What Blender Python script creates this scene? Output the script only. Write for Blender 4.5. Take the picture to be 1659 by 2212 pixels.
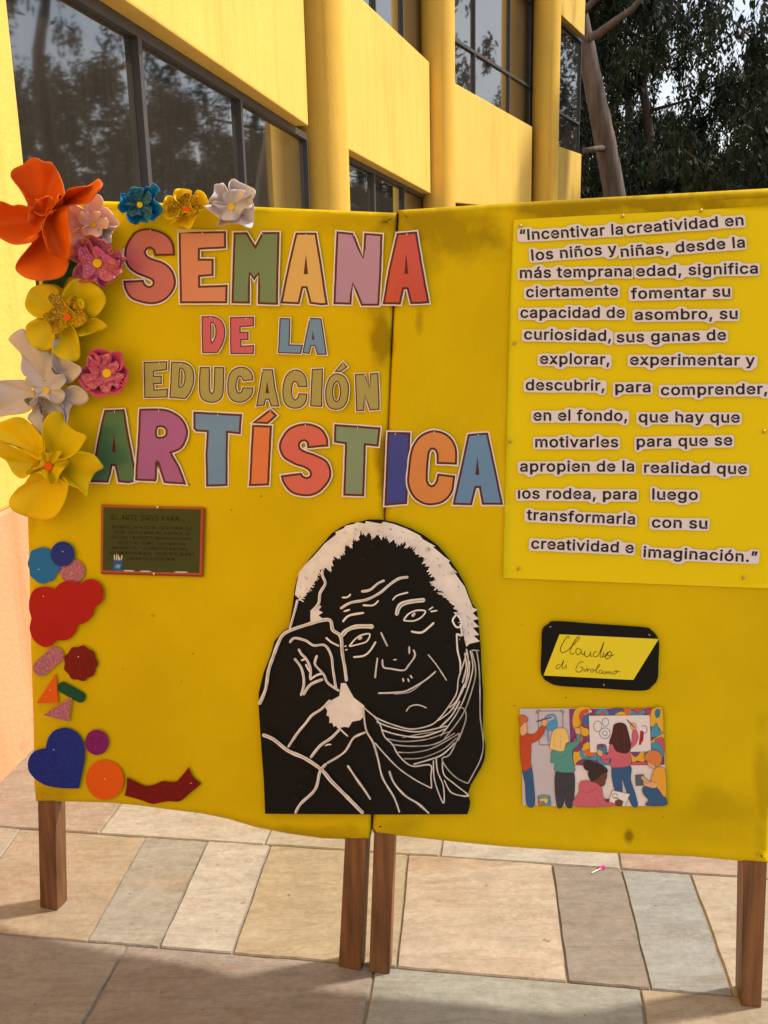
import bpy, bmesh, math, random
import numpy as np
from mathutils import Vector, Matrix, geometry, noise

for o in list(bpy.data.objects): bpy.data.objects.remove(o)
S = bpy.context.scene
COL = S.collection
random.seed(7)
RNG = np.random.default_rng(7)

# ------------------------------------------------------------------ camera
CAM_H, PITCH, ROLL, FPX = 1.5, .2435, .0227, 2100.
CX, CY = 829.5, 1106.            # photograph measured at 1659 x 2212
EYE = np.array([0., 0., CAM_H])
FW = np.array([0, math.cos(PITCH), -math.sin(PITCH)])
UPV = np.array([0, math.sin(PITCH), math.cos(PITCH)])
RT = np.array([1., 0, 0])
XA = math.cos(ROLL) * RT - math.sin(ROLL) * UPV
YA = math.sin(ROLL) * RT + math.cos(ROLL) * UPV
cam = bpy.data.cameras.new('camera')
cam.sensor_fit = 'HORIZONTAL'; cam.sensor_width = 36; cam.lens = 36 * FPX / 1659
cam.clip_start = .05; cam.clip_end = 2000
camo = bpy.data.objects.new('camera', cam); COL.objects.link(camo)
mw = Matrix.Identity(4)
for i in range(3):
    mw[i][0] = XA[i]; mw[i][1] = YA[i]; mw[i][2] = -FW[i]; mw[i][3] = EYE[i]
camo.matrix_world = mw
S.camera = camo

# ------------------------------------------------------------------ sky, sun, exposure
SUN_AZ, SUN_EL = math.radians(76), math.radians(50)
w = bpy.data.worlds.new('World'); S.world = w; w.use_nodes = True
nt = w.node_tree; nt.nodes.clear()
out = nt.nodes.new('ShaderNodeOutputWorld'); bg = nt.nodes.new('ShaderNodeBackground')
sky = nt.nodes.new('ShaderNodeTexSky'); sky.sky_type = 'NISHITA'; sky.sun_disc = False
sky.sun_elevation = SUN_EL; sky.sun_rotation = SUN_AZ; sky.dust_density = 2.0; sky.air_density = 1.0; sky.ozone_density = .6
tc = nt.nodes.new('ShaderNodeTexCoord'); mp = nt.nodes.new('ShaderNodeMapping'); mp.inputs['Scale'].default_value = (1.6, 1.6, 4)
nz = nt.nodes.new('ShaderNodeTexNoise'); nz.inputs['Scale'].default_value = 1.7; nz.inputs['Detail'].default_value = 7
rp = nt.nodes.new('ShaderNodeValToRGB'); rp.color_ramp.elements[0].position = .33; rp.color_ramp.elements[1].position = .62
rp.color_ramp.elements[0].color = (.22, .22, .22, 1); rp.color_ramp.elements[1].color = (.85, .85, .85, 1)
mx = nt.nodes.new('ShaderNodeMixRGB'); mx.inputs[2].default_value = (8.2, 8.3, 8.5, 1)     # thin bright cloud
nt.links.new(tc.outputs['Generated'], mp.inputs[0]); nt.links.new(mp.outputs[0], nz.inputs[0])
nt.links.new(nz.outputs[0], rp.inputs[0]); nt.links.new(rp.outputs[0], mx.inputs[0])
nt.links.new(sky.outputs[0], mx.inputs[1]); nt.links.new(mx.outputs[0], bg.inputs[0])
bg.inputs[1].default_value = .135
nt.links.new(bg.outputs[0], out.inputs[0])
sl = bpy.data.lights.new('sun', 'SUN'); sl.energy = 4.4; sl.angle = math.radians(4); sl.color = (1, .91, .76)
so = bpy.data.objects.new('sun', sl); COL.objects.link(so)
SUN_DIR = Vector((math.sin(SUN_AZ) * math.cos(SUN_EL), math.cos(SUN_AZ) * math.cos(SUN_EL), math.sin(SUN_EL)))
so.rotation_euler = SUN_DIR.to_track_quat('Z', 'Y').to_euler(); so.location = (8, 3, 12)
S.view_settings.view_transform = 'Standard'; S.view_settings.look = 'None'
S.view_settings.exposure = .14; S.view_settings.gamma = 1; S.view_settings.use_curve_mapping = False
S.render.engine = 'CYCLES'
S.cycles.max_bounces = 6; S.cycles.use_denoising = True

# ------------------------------------------------------------------ helpers
def ray(x, y):
    a, b = (x - CX) / FPX, -(y - CY) / FPX
    return FW + a * XA + b * YA
def on_plane(x, y, p0, n):
    d = ray(x, y); return EYE + d * (np.dot(p0 - EYE, n) / np.dot(d, n))
def on_floor(x, y, z=0.):
    return on_plane(x, y, np.array([0, 0, z]), np.array([0, 0, 1.]))
def at_y(x, y, Y):
    d = ray(x, y); return EYE + d * (Y / d[1])
def Z(x0, y0, s):                 # enlarged-view coordinates -> photograph coordinates
    k = 1.822785
    return lambda pts: [((x0 + p[0] / s) / k, (y0 + p[1] / s) / k) + tuple(p[2:]) for p in pts]
zA = Z(0, 600, 1.4745); zB = Z(350, 850, 1.185); zD = Z(1950, 780, 1.5447); zE = Z(1950, 1500, 1.5447)
zP = Z(950, 2000, 1.58); zL = Z(0, 1950, 1.639); zR = Z(1950, 2350, 1.5447); zK = Z(2000, 2750, 2.37)
zN = Z(2080, 2420, 2.9625); zT = Z(370, 1960, 3.6065); z6 = Z(0, 2900, 1.0972); z7 = Z(1412, 3100, 1.0292)
zF2 = Z(0, 1250, 2.664); zF3 = Z(0, 600, 2.9625); zF4 = Z(440, 680, 2.765); zG = Z(2200, 0, 2.0133)
zU = Z(350, 1580, 2.37); zV = Z(950, 1580, 1.508); z3 = Z(1200, 0, .9095)

def srgb(r, g, b):
    f = lambda c: (c / 255 / 12.92) if c / 255 <= .04045 else ((c / 255 + .055) / 1.055) ** 2.4
    return (f(r), f(g), f(b))

MATS = {}
def mat(name, col, rough=.6, var=.08, scale=6., bump=0., bscale=80., spec=.3, coat=0., glitter=0., stretch=None, trans=0., space='Object', metal=0.):
    if name in MATS: return MATS[name]
    m = bpy.data.materials.new(name); m.use_nodes = True
    n = m.node_tree; b = n.nodes['Principled BSDF']; L = n.links.new
    b.inputs['Roughness'].default_value = rough; b.inputs['Specular IOR Level'].default_value = spec
    b.inputs['Coat Weight'].default_value = coat; b.inputs['Coat Roughness'].default_value = .15; b.inputs['Metallic'].default_value = metal
    t = n.nodes.new('ShaderNodeTexCoord'); g = n.nodes.new('ShaderNodeMapping')
    if stretch: g.inputs['Scale'].default_value = stretch
    L(t.outputs[space], g.inputs[0])
    z = n.nodes.new('ShaderNodeTexNoise'); z.inputs['Scale'].default_value = scale; z.inputs['Detail'].default_value = 6; z.inputs['Roughness'].default_value = .6
    L(g.outputs[0], z.inputs[0])
    r = n.nodes.new('ShaderNodeMapRange'); r.inputs[1].default_value = .25; r.inputs[2].default_value = .75; r.inputs[3].default_value = 1 - var; r.inputs[4].default_value = 1 + var
    L(z.outputs[0], r.inputs[0])
    v = n.nodes.new('ShaderNodeVectorMath'); v.operation = 'SCALE'; v.inputs[0].default_value = col
    L(r.outputs[0], v.inputs['Scale'])
    last = v.outputs[0]
    if glitter:
        gz = n.nodes.new('ShaderNodeTexVoronoi'); gz.inputs['Scale'].default_value = 520; L(t.outputs['Object'], gz.inputs[0])
        sp = n.nodes.new('ShaderNodeSeparateColor'); L(gz.outputs['Color'], sp.inputs[0])
        rr = n.nodes.new('ShaderNodeMapRange'); rr.inputs[1].default_value = .45; rr.inputs[2].default_value = 1.; rr.inputs[3].default_value = 1 - glitter * .3; rr.inputs[4].default_value = 1 + glitter * 1.2
        L(sp.outputs[0], rr.inputs[0])
        v2 = n.nodes.new('ShaderNodeVectorMath'); v2.operation = 'SCALE'; L(last, v2.inputs[0]); L(rr.outputs[0], v2.inputs['Scale']); last = v2.outputs[0]
        nm = n.nodes.new('ShaderNodeBump'); nm.inputs['Strength'].default_value = .25; nm.inputs['Distance'].default_value = .002; L(sp.outputs[1], nm.inputs['Height']); L(nm.outputs[0], b.inputs['Normal'])
        b.inputs['Roughness'].default_value = .45; b.inputs['Specular IOR Level'].default_value = .3
    L(last, b.inputs['Base Color'])
    if bump:
        z2 = n.nodes.new('ShaderNodeTexNoise'); z2.inputs['Scale'].default_value = bscale; z2.inputs['Detail'].default_value = 5; L(g.outputs[0], z2.inputs[0])
        bp = n.nodes.new('ShaderNodeBump'); bp.inputs['Strength'].default_value = bump; bp.inputs['Distance'].default_value = .01
        L(z2.outputs[0], bp.inputs['Height']); L(bp.outputs[0], b.inputs['Normal'])
    if trans:
        tr = n.nodes.new('ShaderNodeBsdfTranslucent'); L(last, tr.inputs[0])
        ms = n.nodes.new('ShaderNodeMixShader'); ms.inputs[0].default_value = trans
        L(b.outputs[0], ms.inputs[1]); L(tr.outputs[0], ms.inputs[2]); L(ms.outputs[0], n.nodes['Material Output'].inputs[0])
    MATS[name] = m; return m

def tag(o, label=None, cat=None, group=None, kind=None):
    if label: o['label'] = label
    if cat: o['category'] = cat
    if group: o['group'] = group
    if kind: o['kind'] = kind
    return o
def empty(name, loc, **k):
    o = bpy.data.objects.new(name, None); o.empty_display_size = .1; o.location = loc; COL.objects.link(o); return tag(o, **k)
def link(name, me, mats, parent=None, origin=None, smooth=False, **k):
    """mesh built in world coordinates -> one object with its origin at `origin`"""
    if not isinstance(mats, (list, tuple)): mats = [mats]
    for m in mats: me.materials.append(m)
    if origin is None:
        c = np.empty(len(me.vertices) * 3); me.vertices.foreach_get('co', c); c = c.reshape(-1, 3)
        origin = ((c[:, 0].min() + c[:, 0].max()) / 2, (c[:, 1].min() + c[:, 1].max()) / 2, c[:, 2].min())
    me.transform(Matrix.Translation(-Vector(origin)))
    if smooth: me.shade_smooth()
    o = bpy.data.objects.new(name, me); COL.objects.link(o); o.location = origin
    if parent:
        o.parent = parent; o.location = Vector(origin) - parent_world(parent)
    return tag(o, **k)
def parent_world(p):
    v = Vector((0, 0, 0))
    while p: v += p.location; p = p.parent
    return v
def bm_mesh(bm, name):
    me = bpy.data.meshes.new(name); bm.to_mesh(me); bm.free(); return me
def quad_prism(bm, q, depth_vec, mi=0):
    """q: 4 world points (front face), extruded along depth_vec"""
    f = [bm.verts.new(Vector(p)) for p in q]; d = Vector(depth_vec); b = [bm.verts.new(Vector(p) + d) for p in q]
    fs = [bm.faces.new(f), bm.faces.new(b[::-1])]
    for i in range(4): fs.append(bm.faces.new((f[i], b[i], b[(i + 1) % 4], f[(i + 1) % 4])))
    for x in fs: x.material_index = mi
    return fs
def bevel_all(bm, w, seg=2):
    bmesh.ops.recalc_face_normals(bm, faces=bm.faces)
    bmesh.ops.bevel(bm, geom=bm.edges[:], offset=w, segments=seg, profile=.6, affect='EDGES')
def tube(bm, pts, radii, seg=10, mi=0, jitter=0.):
    pts = [Vector(p) for p in pts]; rings = []
    ref = Vector((.3, .9, .2))
    for i, p in enumerate(pts):
        t = (pts[min(i + 1, len(pts) - 1)] - pts[max(i - 1, 0)]).normalized()
        a = t.cross(ref).normalized(); b = t.cross(a)
        rings.append([bm.verts.new(p + (a * math.cos(2 * math.pi * k / seg) + b * math.sin(2 * math.pi * k / seg)) * radii[i] * (1 + jitter * random.uniform(-1, 1))) for k in range(seg)])
    for i in range(len(rings) - 1):
        for k in range(seg):
            f = bm.faces.new((rings[i][k], rings[i][(k + 1) % seg], rings[i + 1][(k + 1) % seg], rings[i + 1][k])); f.material_index = mi
    bm.faces.new(rings[-1]).material_index = mi; bm.faces.new(rings[0][::-1]).material_index = mi

def crom(pts, closed=True, step=4.):
    """Catmull-Rom through pts; a third value 1 marks a sharp corner"""
    P = [(np.array(p[:2], float), len(p) > 2 and p[2]) for p in pts]; n = len(P); res = []
    for i in range(n if closed else n - 1):
        p1, c1 = P[i]; p2, c2 = P[(i + 1) % n]
        p0 = p1 if c1 or (not closed and i == 0) else P[i - 1][0]
        p3 = p2 if c2 or (not closed and i == n - 2) else P[(i + 2) % n][0]
        m = max(2, int(np.linalg.norm(p2 - p1) / step))
        for k in range(m):
            t = k / m
            res.append(.5 * ((2 * p1) + (-p0 + p2) * t + (2 * p0 - 5 * p1 + 4 * p2 - p3) * t * t + (-p0 + 3 * p1 - 3 * p2 + p3) * t ** 3))
    if not closed: res.append(P[-1][0])
    return np.array(res)
def area(p):
    x, y = p[:, 0], p[:, 1]; return .5 * np.sum(x * np.roll(y, -1) - np.roll(x, -1) * y)
def offset(p, d):
    """grow (d>0) or shrink a closed outline"""
    p = np.asarray(p, float)[:, :2]; s = 1 if area(p) > 0 else -1
    e = np.roll(p, -1, 0) - p; L = np.linalg.norm(e, axis=1); keep = L > 1e-6; p = p[keep]
    e = np.roll(p, -1, 0) - p; L = np.linalg.norm(e, axis=1)
    n = np.stack([e[:, 1], -e[:, 0]], 1) / L[:, None] * s
    n0 = np.roll(n, 1, 0); dot = np.sum(n * n0, 1)
    m = (n + n0) / np.maximum(1 + dot, .35)[:, None]
    return p + m * d
def wob(p, a=.5, f=.05, seed=0.):
    """hand-cut wobble"""
    return np.array([(x + a * noise.noise((x * f, y * f, seed)), y + a * noise.noise((x * f, y * f, seed + 9.7))) for x, y in np.asarray(p)[:, :2]])

# ------------------------------------------------------------------ the board's two planes
LEAN = math.radians(2.5)
def panel_plane(qa, qb):
    a, b = on_floor(*qa), on_floor(*qb); t = (b - a) / np.linalg.norm(b - a)
    back = np.array([-t[1], t[0], 0]); up = np.array([0, 0, 1]) * math.cos(LEAN) + back * math.sin(LEAN)
    n = np.cross(t, up); n /= np.linalg.norm(n)
    if n[1] > 0: n = -n
    return a, n
PLANES = [panel_plane((105, 1966), (755, 2096))]
def fold_x(y): return 857.5 - .0405 * (y - 460)
_a = on_plane(fold_x(460), 460, *PLANES[0]); _b = on_plane(fold_x(1805), 1805, *PLANES[0]); _c = on_floor(1622, 2178)
_n = np.cross(_b - _a, _c - _a); _n /= np.linalg.norm(_n); _n = -_n if _n[1] > 0 else _n
PLANES.append((_a, _n))                                            # both panels share the line of the fold
def B(x, y, h=0., panel=None):
    if panel is None: panel = 0 if x < fold_x(y) else 1
    a, n = PLANES[panel]
    return on_plane(x, y, a + n * h, n)

def flat(name, layers, mats, parent=None, panel=None, thick=.0006, hfun=None, grid=0, smooth=False, **k):
    """thin cut-out on the board. layers: (loops, height, material, with_rim)"""
    bm = bmesh.new()
    for loops, h, mi, rim in layers:
        loops = [np.asarray(l, float)[:, :2] for l in loops]
        tri = geometry.tessellate_polygon([[Vector((x, y, 0)) for x, y in l] for l in loops])
        vs = [bm.verts.new((x, y, h)) for l in loops for x, y in l]
        for t in tri:
            try: bm.faces.new([vs[i] for i in t]).material_index = mi
            except ValueError: pass
        if rim:
            i0 = 0
            for l in loops:
                n = len(l); lo = [bm.verts.new((x, y, h - thick)) for x, y in l]
                for i in range(n):
                    j = (i + 1) % n
                    try: bm.faces.new((vs[i0 + i], vs[i0 + j], lo[j], lo[i])).material_index = rim - 1 if rim > 1 else mi
                    except ValueError: pass
                i0 += n
    return flat_bm(name, bm, mats, parent, panel, hfun, grid, smooth, **k)
def flat_bm(name, bm, mats, parent=None, panel=None, hfun=None, grid=0, smooth=False, **k):
    xs = [v.co.x - fold_x(v.co.y) for v in bm.verts]
    if panel is None:
        if min(xs) < 0 < max(xs):
            bmesh.ops.bisect_plane(bm, geom=bm.verts[:] + bm.edges[:] + bm.faces[:], plane_co=(fold_x(1000), 1000, 0), plane_no=(1, .0405, 0), dist=1e-5)
            panel = None
        else: panel = 0 if max(xs) <= 0 else 1
    if grid:
        x0, x1 = min(v.co.x for v in bm.verts), max(v.co.x for v in bm.verts); y0, y1 = min(v.co.y for v in bm.verts), max(v.co.y for v in bm.verts)
        for gx in np.arange(x0 + grid, x1, grid): bmesh.ops.bisect_plane(bm, geom=bm.verts[:] + bm.edges[:] + bm.faces[:], plane_co=(gx, 0, 0), plane_no=(1, 0, 0), dist=1e-5)
        for gy in np.arange(y0 + grid, y1, grid): bmesh.ops.bisect_plane(bm, geom=bm.verts[:] + bm.edges[:] + bm.faces[:], plane_co=(0, gy, 0), plane_no=(0, 1, 0), dist=1e-5)
    uv = bm.loops.layers.uv.new('UVMap')
    for f in bm.faces:
        for l in f.loops: l[uv].uv = (l.vert.co.x / 1000, l.vert.co.y / 1000)
    for v in bm.verts:
        x, y, h = v.co
        if hfun: h += hfun(x, y)
        v.co = Vector(B(x, y, h, panel))
    return link(name, bm_mesh(bm, name), mats, parent, smooth=smooth, **k)

def ribbon(bm, pts, width, h, mi, taper=.5, rough=.12, seed=0.):
    """painted stroke along pts (photograph coordinates)"""
    c = crom(pts, False, 3.) if len(pts) > 2 else np.array([np.array(pts[0][:2]) * (1 - t) + np.array(pts[-1][:2]) * t for t in np.linspace(0, 1, 6)])
    n = len(c); d = np.gradient(c, axis=0); L = np.linalg.norm(d, axis=1); L[L == 0] = 1; nn = np.stack([d[:, 1], -d[:, 0]], 1) / L[:, None]
    s = np.concatenate([[0], np.cumsum(np.linalg.norm(np.diff(c, axis=0), axis=1))]); T = s[-1]
    rows = []
    for i in range(n):
        e = min(s[i], T - s[i]); r = width / 2
        k = math.sqrt(max(0, 1 - max(0, 1 - e / max(r, 1e-3)) ** 2)) if e < r else 1
        k = max(k, .3 * taper) * (1 + rough * noise.noise((c[i][0] * .06, c[i][1] * .06, seed)) * 2)
        rows.append((bm.verts.new((*(c[i] + nn[i] * r * k), h)), bm.verts.new((*(c[i] - nn[i] * r * k), h))))
    for i in range(n - 1):
        f = bm.faces.new((rows[i][0], rows[i + 1][0], rows[i + 1][1], rows[i][1])); f.material_index = mi
def poly_fill(bm, p, h, mi):
    p = np.asarray(p, float)[:, :2]
    vs = [bm.verts.new((x, y, h)) for x, y in p]
    for t in geometry.tessellate_polygon([[Vector((x, y, 0)) for x, y in p]]):
        try: bm.faces.new([vs[i] for i in t]).material_index = mi
        except ValueError: pass

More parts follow.
